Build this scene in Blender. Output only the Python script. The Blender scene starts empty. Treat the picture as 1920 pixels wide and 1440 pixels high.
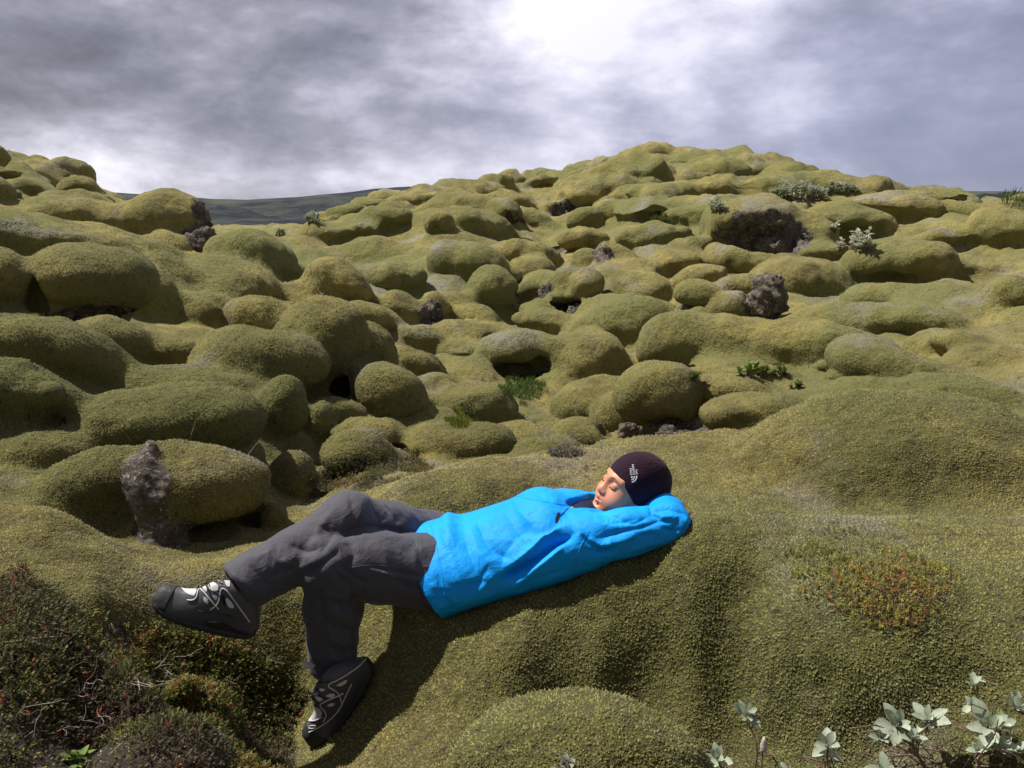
import bpy, math, random
import numpy as np
from mathutils import Vector, Matrix
from mathutils.bvhtree import BVHTree
R = math.radians
rng = np.random.RandomState(7)
random.seed(7)
sc = bpy.context.scene
COL = sc.collection

# ------------------------------------------------------------------ camera
CAM = np.array([0.0, 0.0, 1.6])
PITCH = R(10.6)
F = 1598.0                     # focal length in pixels of the 1920 px wide photograph
cam_d = bpy.data.cameras.new('camera')
cam_d.sensor_width = 36.0
cam_d.lens = 36.0*F/1920.0
cam_d.clip_start = 0.05
cam_d.clip_end = 20000
cam = bpy.data.objects.new('camera', cam_d)
COL.objects.link(cam)
cam.location = CAM
cam.rotation_euler = (math.pi/2-PITCH, 0, 0)
sc.camera = cam
sc.view_settings.view_transform = 'Standard'
sc.view_settings.look = 'None'
sc.view_settings.gamma = 1.0
sc.view_settings.exposure = 0.50
sc.cycles.max_bounces = 5
sc.cycles.diffuse_bounces = 3
sc.cycles.glossy_bounces = 2
sc.cycles.transmission_bounces = 2
sc.cycles.transparent_max_bounces = 4

# ------------------------------------------------------------------ node helper
class NT:
    def __init__(s, tree):
        s.t = tree; s.n = tree.nodes; s.l = tree.links
    def add(s, typ, **kw):
        nd = s.n.new(typ)
        for k, v in kw.items():
            if k.startswith('i_'):
                key = k[2:]
                key = int(key) if key.isdigit() else key
                sock = nd.inputs[key]
                if hasattr(v, 'is_output'): s.l.new(v, sock)
                else: sock.default_value = v
            else: setattr(nd, k, v)
        return nd
    def link(s, a, b): s.l.new(a, b)
    def math(s, op, a, b=None, c=None, clamp=False):
        nd = s.n.new('ShaderNodeMath'); nd.operation = op; nd.use_clamp = clamp
        for i, v in enumerate((a, b, c)):
            if v is None: continue
            if hasattr(v, 'is_output'): s.l.new(v, nd.inputs[i])
            else: nd.inputs[i].default_value = v
        return nd.outputs[0]
    def vmath(s, op, a, b=None, scale=None):
        nd = s.n.new('ShaderNodeVectorMath'); nd.operation = op
        for i, v in enumerate((a, b)):
            if v is None: continue
            if hasattr(v, 'is_output'): s.l.new(v, nd.inputs[i])
            else: nd.inputs[i].default_value = v
        if scale is not None: nd.inputs['Scale'].default_value = scale
        return nd
    def mix(s, fac, a, b, blend='MIX'):
        nd = s.n.new('ShaderNodeMix'); nd.data_type = 'RGBA'; nd.blend_type = blend
        for i, v in ((0, fac), (6, a), (7, b)):
            if hasattr(v, 'is_output'): s.l.new(v, nd.inputs[i])
            else: nd.inputs[i].default_value = (v if i == 0 else (*v, 1) if len(v) == 3 else v)
        return nd.outputs[2]
    def noise(s, vec, scale, detail=3, rough=0.5, dist=0.0):
        nd = s.n.new('ShaderNodeTexNoise')
        if vec is not None: s.l.new(vec, nd.inputs['Vector'])
        nd.inputs['Scale'].default_value = scale
        nd.inputs['Detail'].default_value = detail
        nd.inputs['Roughness'].default_value = rough
        nd.inputs['Distortion'].default_value = dist
        return nd.outputs[0]
    def ramp(s, v, stops):
        nd = s.n.new('ShaderNodeValToRGB'); s.l.new(v, nd.inputs[0])
        cr = nd.color_ramp
        while len(cr.elements) > 1: cr.elements.remove(cr.elements[-1])
        for i, (p, c) in enumerate(stops):
            e = cr.elements[0] if i == 0 else cr.elements.new(p)
            e.position = p
            if not hasattr(c, '__len__'): c = (c, c, c)
            e.color = (*c, 1)
        return nd.outputs[0]
    def step(s, v, lo, hi):
        nd = s.n.new('ShaderNodeMapRange'); nd.interpolation_type = 'SMOOTHSTEP'
        s.l.new(v, nd.inputs[0])
        nd.inputs[1].default_value = lo; nd.inputs[2].default_value = hi
        return nd.outputs[0]

def dir_px(px, py):
    d = np.array([(px-960)/F, 0, 0]) + np.array([0, math.cos(PITCH), -math.sin(PITCH)]) \
        + (-(py-720)/F)*np.array([0, math.sin(PITCH), math.cos(PITCH)])
    return d            # not normalised: one unit along the optical axis
def at(px, py, r):      # point on that line of sight at horizontal distance r
    d = dir_px(px, py)
    return CAM + d*(r/math.hypot(d[0], d[1]))
def atY(px, py, Y):
    d = dir_px(px, py)
    return CAM + d*(Y/d[1])

# ------------------------------------------------------------------ sun and sky
SUN_TO = np.array([-0.50, 0.14, 0.86]); SUN_TO /= np.linalg.norm(SUN_TO)
SUN_EL = math.asin(SUN_TO[2]); SUN_AZ = math.atan2(SUN_TO[0], SUN_TO[1])
sd = bpy.data.lights.new('sun', 'SUN'); sd.energy = 5.0; sd.angle = R(1.5)
sd.color = (1.0, 0.95, 0.86)
sun = bpy.data.objects.new('sun', sd); COL.objects.link(sun)
sun.rotation_euler = Vector(SUN_TO).to_track_quat('Z', 'Y').to_euler()
sun.location = (-20, 5, 30)

world = bpy.data.worlds.new('World'); sc.world = world; world.use_nodes = True
w = NT(world.node_tree)
for nd in list(w.n): w.n.remove(nd)
tc = w.add('ShaderNodeTexCoord')
D = tc.outputs['Generated']
sky = w.add('ShaderNodeTexSky', sky_type='NISHITA', sun_disc=False)
sky.sun_elevation = SUN_EL; sky.sun_rotation = SUN_AZ
sx = w.add('ShaderNodeSeparateXYZ', i_0=D)
zc = w.math('MAXIMUM', sx.outputs[2], 0.0)
zz = w.math('ADD', zc, 0.16)
cb = w.add('ShaderNodeCombineXYZ')
w.link(w.math('DIVIDE', sx.outputs[0], zz), cb.inputs[0])
w.link(w.math('DIVIDE', sx.outputs[1], zz), cb.inputs[1])
plane = cb.outputs[0]
wa = w.noise(plane, 1.1, 4, 0.55)
wv = w.vmath('SCALE', w.add('ShaderNodeTexNoise', i_Vector=plane, i_Scale=1.3, i_Detail=3.0).outputs['Color'], scale=0.55).outputs[0]
pw = w.vmath('ADD', plane, wv).outputs[0]
Ds = w.vmath('MULTIPLY', D, (1.0, 1.0, 2.1)).outputs[0]
wcol = w.add('ShaderNodeTexNoise', i_Vector=Ds, i_Scale=4.0, i_Detail=4.0).outputs['Color']
wv2 = w.vmath('SCALE', w.vmath('SUBTRACT', wcol, (.5, .5, .5)).outputs[0], scale=0.05).outputs[0]
pd = w.vmath('ADD', Ds, wv2).outputs[0]
n1 = w.noise(pd, 4.6, 12, 0.58)
n2 = w.noise(w.vmath('ADD', pd, (7.3, 2.1, 0)).outputs[0], 1.9, 6, 0.5)
n3 = w.noise(w.vmath('ADD', pd, (3.3, 1.1, 0.4)).outputs[0], 11.0, 6, 0.55)
def blob(px, py, rad, ax=1.0, ay=1.0):
    """soft patch of the cloud deck round a direction; rad in radians"""
    d = dir_px(px, py); d = d/np.linalg.norm(d)
    df = w.vmath('SUBTRACT', D, tuple(d)).outputs[0]
    sc_ = w.vmath('MULTIPLY', df, (1/ax, 1.0/ax, 1/ay)).outputs[0]
    ln = w.vmath('LENGTH', sc_).outputs[1] if False else w.vmath('LENGTH', sc_).outputs['Value']
    q = w.math('DIVIDE', ln, rad)
    return w.math('EXPONENT', w.math('MULTIPLY', w.math('MULTIPLY', q, q), -1.0))
def madd(a, fac, b): return w.math('MULTIPLY_ADD', a, fac, b)
val = w.math('MULTIPLY', w.math('SUBTRACT', n1, 0.5), 1.9)
val = madd(w.math('SUBTRACT', n2, 0.5), 0.8, val)
val = madd(w.math('SUBTRACT', n3, 0.5), 0.55, val)
val = w.math('ADD', val, 0.57)
BLOBS = [(930, 60, 0.15, 1.0, 0.9, 0.20), (1080, 130, 0.08, 0.7, 1.2, 0.15), (60, 30, 0.20, 1.3, 0.7, -0.16), (450, 200, 0.2, 1, 1, -0.04),
         (300, 325, 0.09, 3.6, 0.42, 0.17), (120, 330, 0.08, 1.6, 0.6, 0.03), (640, 340, 0.06, 2.2, 0.35, 0.2),
         (700, 235, 0.10, 3.0, 0.5, -0.20), (900, 215, 0.07, 1.5, 0.8, -0.12), (1550, 60, 0.2, 1.4, 0.9, 0.02), (1450, 190, 0.12, 1.5, 0.8, 0.10),
         (1800, 300, 0.17, 1.5, 0.7, -0.34), (1900, 130, 0.12, 1.0, 1.0, -0.10), (620, 60, 0.10, 1, 1, 0.03), (1000, 300, 0.05, 3.0, 0.5, 0.05)]
for (px, py, rad, ax, ay, amt) in BLOBS:
    val = madd(blob(px, py, rad, ax, ay), amt, val)
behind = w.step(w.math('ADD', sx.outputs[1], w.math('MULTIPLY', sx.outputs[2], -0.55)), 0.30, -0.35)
val = w.math('MULTIPLY_ADD', behind, -0.34, val)  # unseen clouds behind the camera and overhead, darkened to cut the ambient light
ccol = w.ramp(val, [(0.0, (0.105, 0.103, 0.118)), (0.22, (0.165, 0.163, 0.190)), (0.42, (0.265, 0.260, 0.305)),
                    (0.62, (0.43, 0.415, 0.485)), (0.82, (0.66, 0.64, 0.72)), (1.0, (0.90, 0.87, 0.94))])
# bluer, smoother cloud low on the right
ccol = w.mix(w.math('MULTIPLY', blob(1750, 300, 0.42, 1.3, 0.6), 0.55, clamp=True), ccol, (0.245, 0.275, 0.44))
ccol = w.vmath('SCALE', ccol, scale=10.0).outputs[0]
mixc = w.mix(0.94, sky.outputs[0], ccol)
down = w.step(sx.outputs[2], -0.10, -0.02)
mixc = w.mix(down, (0.12, 0.11, 0.07), mixc)
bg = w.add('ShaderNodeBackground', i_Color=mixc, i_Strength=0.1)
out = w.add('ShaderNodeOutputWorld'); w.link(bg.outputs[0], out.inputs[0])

# ------------------------------------------------------------------ numpy helpers
def _hash(ix, iy, iz, seed):
    h = (ix*374761393 + iy*668265263 + iz*2147483647 + seed*974711) & 0xffffffff
    h = ((h ^ (h >> 13))*1274126177) & 0xffffffff
    h = h ^ (h >> 16)
    return (h & 0xffff).astype(np.float32)/32767.5 - 1.0
def vnoise(P, scale, seed=0):
    Q = P*scale; I = np.floor(Q).astype(np.int64); f = (Q-I).astype(np.float32)
    u = f*f*(3-2*f)
    res = 0
    for dx in (0, 1):
        wx = u[:, 0] if dx else 1-u[:, 0]
        for dy in (0, 1):
            wy = u[:, 1] if dy else 1-u[:, 1]
            for dz in (0, 1):
                wz = u[:, 2] if dz else 1-u[:, 2]
                res = res + wx*wy*wz*_hash(I[:, 0]+dx, I[:, 1]+dy, I[:, 2]+dz, seed)
    return res
def fbm(P, scale, octv=3, seed=0, gain=0.5):
    r = 0; a = 1.0
    for o in range(octv):
        r = r + a*vnoise(P + 13.7*o, scale*(2.03**o), seed+o); a *= gain
    return r
def smin(a, b, k):
    h = np.maximum(k-np.abs(a-b), 0)/k
    return np.minimum(a, b) - h*h*k*0.25
def smax(a, b, k): return -smin(-a, -b, k)
EDG = []
for a in range(8):
    for b in (1, 2, 4):
        if not a & b: EDG.append((a, a | b))
def surface_nets(Fv):
    """zero surface of the grid: vertex positions in grid units, quads"""
    nx, ny, nz = Fv.shape
    S = Fv < 0
    cnt = np.zeros((nx-1, ny-1, nz-1), np.uint8)
    for c in range(8):
        i, j, k = c & 1, (c >> 1) & 1, (c >> 2) & 1
        cnt += S[i:nx-1+i, j:ny-1+j, k:nz-1+k]
    act = (cnt > 0) & (cnt < 8)
    I = np.argwhere(act)
    vid = np.full(act.shape, -1, np.int32); vid[act] = np.arange(len(I))
    C = np.empty((len(I), 8), np.float32)
    for c in range(8):
        C[:, c] = Fv[I[:, 0]+(c & 1), I[:, 1]+((c >> 1) & 1), I[:, 2]+((c >> 2) & 1)]
    acc = np.zeros((len(I), 3)); n = np.zeros(len(I))
    for a, b in EDG:
        fa, fb = C[:, a], C[:, b]
        m = (fa < 0) != (fb < 0)
        t = np.where(m, fa/np.where(m, fa-fb, 1), 0)
        pa = np.array([a & 1, (a >> 1) & 1, (a >> 2) & 1]); pb = np.array([b & 1, (b >> 1) & 1, (b >> 2) & 1])
        acc += (pa[None]+t[:, None]*(pb-pa)[None])*m[:, None]; n += m
    V = I + acc/n[:, None]
    quads = []
    for ax in range(3):
        u, v = (ax+1) % 3, (ax+2) % 3
        sl0 = [slice(1, -1)]*3; sl1 = [slice(1, -1)]*3
        sl0[ax] = slice(0, -1); sl1[ax] = slice(1, None)
        A = S[tuple(sl0)]; B = S[tuple(sl1)]
        for sgn, M in ((0, A & ~B), (1, ~A & B)):
            E = np.argwhere(M)
            off = np.ones(3, int); off[ax] = 0
            E = E + off
            def cell(du, dv):
                Q = E.copy(); Q[:, u] -= du; Q[:, v] -= dv
                return vid[Q[:, 0], Q[:, 1], Q[:, 2]]
            q = np.stack([cell(1, 1), cell(0, 1), cell(0, 0), cell(1, 0)], 1)
            if sgn: q = q[:, ::-1]
            quads.append(q)
    quads = np.concatenate(quads)
    quads = quads[(quads >= 0).all(1)]
    return V, quads
def vert_normals(V, Q):
    n = np.cross(V[Q[:, 2]]-V[Q[:, 0]], V[Q[:, 3]]-V[Q[:, 1]])
    N = np.zeros_like(V)
    for k in range(4):
        for c in range(3):
            N[:, c] += np.bincount(Q[:, k], n[:, c], len(V))
    return N/np.maximum(np.linalg.norm(N, axis=1), 1e-12)[:, None]
def make_mesh(name, V, polys, mat, parent=None, normals=None, attrs=None, smooth=True, colattr=None):
    """polys: (n,k) array or list of arrays with the same or other k"""
    me = bpy.data.meshes.new(name)
    if isinstance(polys, np.ndarray): polys = [polys]
    polys = [p for p in polys if len(p)]
    loops = np.concatenate([p.ravel() for p in polys]).astype(np.int32)
    tot = np.concatenate([np.full(len(p), p.shape[1]) for p in polys]).astype(np.int32)
    st = np.concatenate([[0], np.cumsum(tot)[:-1]]).astype(np.int32)
    me.vertices.add(len(V)); me.vertices.foreach_set('co', np.asarray(V, np.float32).ravel())
    me.loops.add(len(loops)); me.loops.foreach_set('vertex_index', loops)
    me.polygons.add(len(tot)); me.polygons.foreach_set('loop_start', st)
    me.polygons.foreach_set('loop_total', tot)
    me.update(calc_edges=True)
    me.polygons.foreach_set('use_smooth', np.full(len(tot), smooth))
    if attrs:
        for k, v in attrs.items():
            a = me.attributes.new(k, 'FLOAT', 'POINT'); a.data.foreach_set('value', np.asarray(v, np.float32))
    if colattr is not None:
        a = me.attributes.new('tint', 'FLOAT_COLOR', 'POINT')
        c4 = np.ones((len(V), 4), np.float32); c4[:, :3] = colattr
        a.data.foreach_set('color', c4.ravel())
    if normals is not None:
        me.normals_split_custom_set_from_vertices(np.asarray(normals, np.float32))
    if isinstance(mat, list):
        for m in mat: me.materials.append(m)
    else: me.materials.append(mat)
    o = bpy.data.objects.new(name, me); COL.objects.link(o)
    if parent is not None: o.parent = parent
    return o
def tag(o, label=None, cat=None, group=None, kind=None):
    if label: o['label'] = label
    if cat: o['category'] = cat
    if group: o['group'] = group
    if kind: o['kind'] = kind
    return o
def empty(name, loc=(0, 0, 0)):
    o = bpy.data.objects.new(name, None); COL.objects.link(o); o.location = loc
    o.empty_display_size = 0.05
    return o
def child_mesh(name, V, polys, mat, parent, **kw):
    """mesh given in world coordinates, parented to an Empty that only has a location"""
    off = np.array(parent.location)
    return make_mesh(name, V-off, polys, mat, parent, **kw)

# ------------------------------------------------------------------ materials
def new_mat(name):
    m = bpy.data.materials.new(name); m.use_nodes = True
    t = NT(m.node_tree)
    b = t.n['Principled BSDF']
    return m, t, b
def set_bsdf(t, b, col=None, rough=0.8, spec=0.3, normal=None, **kw):
    if col is not None:
        if hasattr(col, 'is_output'): t.link(col, b.inputs['Base Color'])
        else: b.inputs['Base Color'].default_value = (*col, 1)
    b.inputs['Roughness'].default_value = rough
    b.inputs['Specular IOR Level'].default_value = spec
    if normal is not None: t.link(normal, b.inputs['Normal'])
def bump(t, h, strength, dist, normal=None):
    nd = t.add('ShaderNodeBump', i_Height=h, i_Strength=strength, i_Distance=dist)
    if normal is not None: t.link(normal, nd.inputs['Normal'])
    return nd.outputs[0]

def moss_material():
    m, t, b = new_mat('moss')
    P = t.add('ShaderNodeNewGeometry').outputs['Position']
    tip = t.add('ShaderNodeAttribute', attribute_name='tip').outputs['Fac']
    var = t.add('ShaderNodeAttribute', attribute_name='rnd').outputs['Fac']
    big = t.noise(P, 0.55, 4, 0.55)
    mid = t.noise(P, 2.6, 5, 0.6)
    fine = t.noise(P, 24.0, 4, 0.6)
    col = t.ramp(mid, [(0.32, (0.150, 0.128, 0.028)), (0.5, (0.268, 0.234, 0.057)), (0.66, (0.375, 0.308, 0.070))])
    greener = t.mix(t.step(big, 0.40, 0.66), col, (0.200, 0.200, 0.046))
    # greyish dried tops
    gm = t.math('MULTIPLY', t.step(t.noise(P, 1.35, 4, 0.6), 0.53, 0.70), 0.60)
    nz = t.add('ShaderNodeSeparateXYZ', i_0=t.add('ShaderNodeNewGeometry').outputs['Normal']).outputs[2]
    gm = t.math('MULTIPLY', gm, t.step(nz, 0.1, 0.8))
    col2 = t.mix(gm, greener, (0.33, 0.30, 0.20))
    # brown thin patches
    col3 = t.mix(t.math('MULTIPLY', t.step(fine, 0.53, 0.70), 0.55), col2, (0.075, 0.058, 0.030))
    col3 = t.mix(t.math('MULTIPLY', t.step(t.noise(P, 5.5, 5, 0.65), 0.58, 0.72), 0.30), col3, (0.10, 0.085, 0.045))
    # shoots: pale tips, darker stalks; the random value tells shoots apart
    lift = t.math('MULTIPLY_ADD', var, 0.55, 0.72)
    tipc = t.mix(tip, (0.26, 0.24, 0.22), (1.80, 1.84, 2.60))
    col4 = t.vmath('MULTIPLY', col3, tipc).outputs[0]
    sc1 = t.n.new('ShaderNodeVectorMath'); sc1.operation = 'SCALE'
    t.link(col4, sc1.inputs[0]); t.link(lift, sc1.inputs['Scale'])
    hm = t.add('ShaderNodeAttribute', attribute_name='heath').outputs['Fac']
    col5 = t.mix(hm, sc1.outputs[0], t.ramp(t.noise(P, 60, 4, 0.6), [(0.35, (0.020, 0.014, 0.009)), (0.55, (0.050, 0.035, 0.022)), (0.7, (0.085, 0.068, 0.045))]))
    h1 = t.noise(P, 75.0, 3, 0.65); h2 = t.noise(P, 16.0, 6, 0.68)
    nrm = bump(t, h1, 0.9, 0.02)
    nrm = bump(t, h2, 0.75, 0.09, nrm)
    set_bsdf(t, b, col5, 0.95, 0.12, nrm)
    b.inputs['Sheen Weight'].default_value = 0.10
    b.inputs['Sheen Roughness'].default_value = 0.5
    return m
def rock_material():
    m, t, b = new_mat('lava_rock')
    P = t.add('ShaderNodeNewGeometry').outputs['Position']
    n1 = t.noise(P, 9.0, 8, 0.7); n2 = t.noise(P, 55.0, 4, 0.65)
    col = t.ramp(n1, [(0.30, (0.030, 0.025, 0.022)), (0.50, (0.115, 0.094, 0.076)), (0.68, (0.260, 0.222, 0.185))])
    col = t.mix(t.step(n2, 0.55, 0.68), col, (0.40, 0.37, 0.34))
    col = t.mix(t.math('MULTIPLY', t.step(t.noise(P, 3.2, 4, 0.6), 0.58, 0.68), 0.75), col, (0.13, 0.105, 0.025))
    v = t.add('ShaderNodeTexVoronoi', i_Vector=P, i_Scale=26.0)
    nrm = bump(t, t.math('ADD', n1, t.math('MULTIPLY', v.outputs['Distance'], 0.5)), 1.0, 0.06)
    nrm = bump(t, n2, 0.8, 0.02, nrm)
    set_bsdf(t, b, col, 0.92, 0.2, nrm)
    return m
MOSS = moss_material(); ROCK = rock_material()
def simple_mat(name, col, rough=0.7, spec=0.3, var=0.0, scale=40, bumpd=0.0):
    m, t, b = new_mat(name)
    if var:
        P = t.add('ShaderNodeNewGeometry').outputs['Position']
        n = t.noise(P, scale, 3, 0.6)
        c = t.mix(t.step(n, 0.3, 0.7), tuple(x*(1-var) for x in col), tuple(min(1, x*(1+var)) for x in col))
        nr = bump(t, n, 0.6, bumpd) if bumpd else None
        set_bsdf(t, b, c, rough, spec, nr)
    else: set_bsdf(t, b, col, rough, spec)
    return m
# ------------------------------------------------------------------ the mossy lava field
# every pillow: (px, py, half width, half height, distance, tilt, label, depth ratio, rockflag)
LUMPS = []
def L(px, py, hw, hh, d, tilt=0, label=None, cr=1.15, rock=False, k=0.34, base=True, name='mossy_boulder', sink=0.48):
    if not label and base and not rock: k, sink = 0.52, 0.34
    LUMPS.append(dict(px=px, py=py, hw=hw, hh=hh, d=d, tilt=tilt, label=label, cr=cr, rock=rock, k=k, base=base, name=name, sink=sink))
# --- left hillside
L(60, 352, 115, 45, 20, -12, 'yellow green knobbly moss ridge highest up on the left hillside')
L(128, 328, 38, 24, 20, -15, 'small round mossy knob at the right end of the top left ridge')
L(-16, 296, 26, 26, 14, 0, 'dark moss boulder cut off by the left edge just under the sky')
L(20, 402, 95, 38, 14, -14)
L(150, 397, 72, 35, 13, -4, 'mossy boulder with a dark rocky hollow under it, high on the left slope')
L(318, 418, 76, 48, 12, 2, 'tall mossy boulder against the distant hills with a bare patch on its right')
L(245, 430, 42, 38, 12.2, 0)
L(372, 462, 38, 27, 11.6, 0, 'bare grey lava lump wedged between two mossy boulders below the far hills', rock=True, name='lava_rock')
L(478, 487, 84, 55, 11, -14, 'dark green shaggy moss boulder right of the grey lava lump, below the far hills')
L(110, 458, 215, 46, 10.4, -12)
L(335, 518, 62, 32, 9.8, -34)
L(255, 545, 120, 55, 9.2, -28)
L(168, 528, 112, 64, 7.6, -6, 'big moss boulder with a deep black hollow under it near the left edge')
L(8, 532, 52, 62, 7.6, 0, 'moss boulder left of the deep black hollow, cut by the left edge')
L(435, 532, 85, 40, 10, -12, 'smooth mossy pillow below the dark green shaggy boulder')
L(398, 588, 66, 38, 9, -16)
L(530, 610, 100, 50, 8.2, -20)
L(600, 652, 84, 92, 6.9, -18, 'large rounded moss boulder with a small bare grey rock patch on its upper left')
L(485, 682, 122, 60, 6.3, -6, 'broad low mossy pillow in front of the boulder with the rock patch')
L(298, 660, 78, 26, 6.9, -6)
L(95, 655, 140, 64, 6.0, -18, 'wide sunlit moss mound at the left edge below the black hollow')
L(20, 722, 130, 50, 5.0, -18)
L(390, 738, 175, 50, 5.9, -12)
L(530, 760, 50, 58, 5.5, -10, 'upright mossy lump right of the long grey topped boulder')
L(592, 806, 34, 52, 5.9, -16)
L(318, 785, 165, 66, 4.9, -3, 'long grey topped moss boulder just behind the boulder with the rock slab')
L(332, 908, 158, 78, 4.2, -4, 'moss boulder split by an upright slab of bare brown rock, left of the raised knee')
L(468, 922, 30, 46, 4.35, 0)
L(170, 905, 110, 52, 4.15, 10)
L(70, 845, 110, 45, 4.7, -5)
L(508, 972, 32, 36, 4.25, -20, 'small moss knob between the slab boulder and the raised knee')
L(545, 900, 42, 52, 4.9, -16, 'shaded dark moss lump behind the small knob beside the raised knee')
L(600, 905, 30, 26, 5.2, -16)
# --- valley between the slopes
L(693, 655, 50, 52, 7.2, -20, 'moss boulder with a black shaded front, right of the large boulder with the rock patch')
L(780, 682, 58, 33, 8.0, -24)
L(722, 742, 72, 52, 6.5, -30, 'half shaded moss mound below the black fronted boulder')
L(630, 770, 55, 24, 6.1, -10)
L(692, 815, 70, 33, 5.7, -4, 'oval mossy pillow above the reclining person, left of the widest one')
L(668, 855, 60, 38, 5.2, -12, 'yellow green moss pillow half in shadow, just above the raised knee')
L(775, 785, 78, 17, 6.5, -4)
L(855, 832, 98, 36, 5.6, -2, 'widest smooth mossy pillow in the valley right behind the reclining person')
L(892, 763, 84, 48, 7.0, -8, 'domed greyish mossy pillow in the middle of the valley')
L(826, 738, 36, 36, 7.4, -10, 'small moss lump tucked against the left side of the domed greyish pillow')
L(985, 792, 52, 20, 7.2, -8)
L(1088, 822, 52, 30, 6.5, -10, 'low moss boulder left of the rubble hollow, above the black beanie')
L(1000, 832, 85, 24, 6.2, -14)
L(865, 660, 55, 20, 9.4, -4)
L(860, 694, 56, 24, 8.7, -10)
L(968, 655, 78, 42, 8.9, 2, 'overhanging moss boulder with a black cave beneath it in the middle of the valley')
L(1012, 602, 56, 21, 10.4, -6, 'grey green moss dome resting behind the overhanging boulder with the cave')
L(864, 626, 46, 24, 9.9, -3)
L(783, 632, 46, 26, 9.5, -8, 'pale grey mossy dome left of the mushroom shaped rock with a bare side')
L(700, 594, 58, 22, 9.6, -14)
L(640, 532, 66, 35, 10.2, -26, 'sloping mossy pillow with a black right end below the distant hills')
L(590, 490, 62, 20, 12, -10)
L(752, 578, 48, 30, 10.4, -12)
L(735, 522, 64, 32, 11.6, 2, 'wide mossy pillow left of the grey arching hump')
L(838, 484, 44, 34, 12.3, 10, 'grey arching moss hump in the centre of the far slope')
L(890, 500, 55, 35, 12.2, -18)
L(920, 545, 50, 44, 11.2, -8, 'moss boulder with a black shaded foot below the grey arching hump')
L(850, 575, 48, 30, 10.9, -10)
L(812, 576, 28, 30, 10.6, 0, 'knob with a moss cap over bare dark rock left of the black footed boulder')
L(905, 598, 55, 18, 10.6, -22)
L(1000, 508, 42, 28, 13, 0, 'moss pillow above the dark gully left of the two egg shaped mounds')
L(985, 478, 60, 22, 13.6, -10)
L(700, 482, 90, 34, 14, 2)
L(870, 425, 95, 34, 15.4, -4)
L(822, 420, 26, 19, 14.4, 0, 'small moss knob with a tiny dark hollow high on the central slope')
L(725, 412, 45, 19, 15.4, 8, 'short moss ridge on the upper central slope left of the knob with the hollow')
L(640, 436, 72, 22, 15, 6)
L(935, 402, 38, 17, 16.2, -4, 'moss hump with a dark rocky mouth on the upper central slope')
L(860, 366, 92, 22, 20, 0)
L(770, 378, 60, 19, 19, 8)
L(700, 388, 44, 16, 19, 8)
L(640, 402, 50, 15, 17.5, 12)
L(610, 412, 26, 10, 17, 10)
L(950, 380, 60, 18, 19, -8)
L(1010, 420, 48, 20, 17, -28)
L(1000, 452, 40, 14, 15.5, -24)
L(1092, 370, 60, 27, 19.5, 4, 'moss hump with bare rock under its left end high on the right hill')
L(1185, 385, 70, 20, 18.5, 4)
L(1098, 412, 32, 19, 16.0, 2, 'pair of touching small moss domes above the dark gully')
L(1150, 402, 60, 17, 16.4, 4)
L(1092, 450, 48, 21, 14.2, 0, 'broad grey green moss dome above the rock spire')
L(1100, 486, 34, 22, 13.2, 0)
L(1160, 478, 45, 24, 12.4, -14, 'moss capped leaning lava spire with bare rock down its left side')
L(1132, 510, 18, 50, 12.1, 0, None, rock=True)
L(1156, 522, 25, 26, 12.0, 18, None, rock=True)
L(1066, 534, 30, 30, 11.2, 0, 'left one of the two egg shaped mounds beside the rock spire')
L(1096, 537, 26, 27, 10.9, 0, 'right one of the two egg shaped mounds, touching the rock spire')
L(1026, 550, 16, 17, 11.2, 0, 'smallest moss ball left of the two egg shaped mounds')
L(1118, 582, 30, 20, 10.6, 25)
# --- right slope
L(1150, 615, 85, 55, 10.2, 20, base=True)
L(1085, 700, 95, 70, 9.0, 35)
L(1200, 560, 60, 40, 11.2, 10)
L(1215, 590, 36, 32, 10.2, 10, 'bulging moss lump on the slope left of the small capped rock')
L(1112, 756, 78, 50, 7.4, 12, 'large dark olive moss dome at the foot of the right slope')
L(1163, 778, 46, 42, 7.0, 0, 'rounded moss lump between the dark olive dome and the tall boulder, above the beanie')
L(1238, 737, 70, 56, 6.8, -6, 'tall rounded moss boulder over the rubble hollow, under the long moss wall')
L(1385, 732, 82, 28, 6.9, -2)
L(1390, 772, 76, 34, 6.1, 4, 'wide moss boulder with a notch in its front, behind the near right mound')
L(1455, 775, 55, 30, 6.0, -4)
L(1262, 652, 62, 52, 8.5, 2, 'left rounded end of the long moss wall on the right slope')
L(1345, 648, 82, 56, 8.6, 0)
L(1445, 652, 82, 56, 8.6, 0)
L(1545, 655, 82, 54, 8.6, -2)
L(1612, 672, 58, 42, 8.5, -12)
L(1605, 712, 50, 14, 7.5, 0, 'small sunlit moss cushion below the right end of the long moss wall')
L(1330, 705, 50, 16, 7.8, 0)
L(1720, 600, 90, 26, 9.4, -4)
L(1680, 690, 110, 40, 7.6, -10)
L(1860, 650, 100, 34, 8.4, -6)
L(1790, 745, 110, 44, 6.6, -10)
L(1580, 600, 100, 30, 9.5, 6)
L(1480, 615, 60, 20, 9.4, 10)
L(1310, 552, 37, 21, 10.0, -4, 'small moss cap sitting on a pale bare rock on the right slope')
L(1303, 580, 24, 20, 10.05, -20, None, rock=True)
L(1440, 556, 32, 42, 9.8, 4, 'pale grey bare lava pillar with a thin moss top on the right slope', rock=True, name='lava_rock')
L(1372, 580, 45, 28, 9.9, 0, 'mossy cushion between the small capped rock and the grey lava pillar')
L(1388, 538, 38, 19, 10.6, 0)
L(1312, 524, 52, 27, 11.2, 24)
L(1398, 492, 70, 30, 12, -8, 'long moss boulder under the big bare rock face')
L(1500, 530, 88, 42, 11.2, -6)
L(1240, 600, 30, 28, 10.3, 0)
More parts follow.
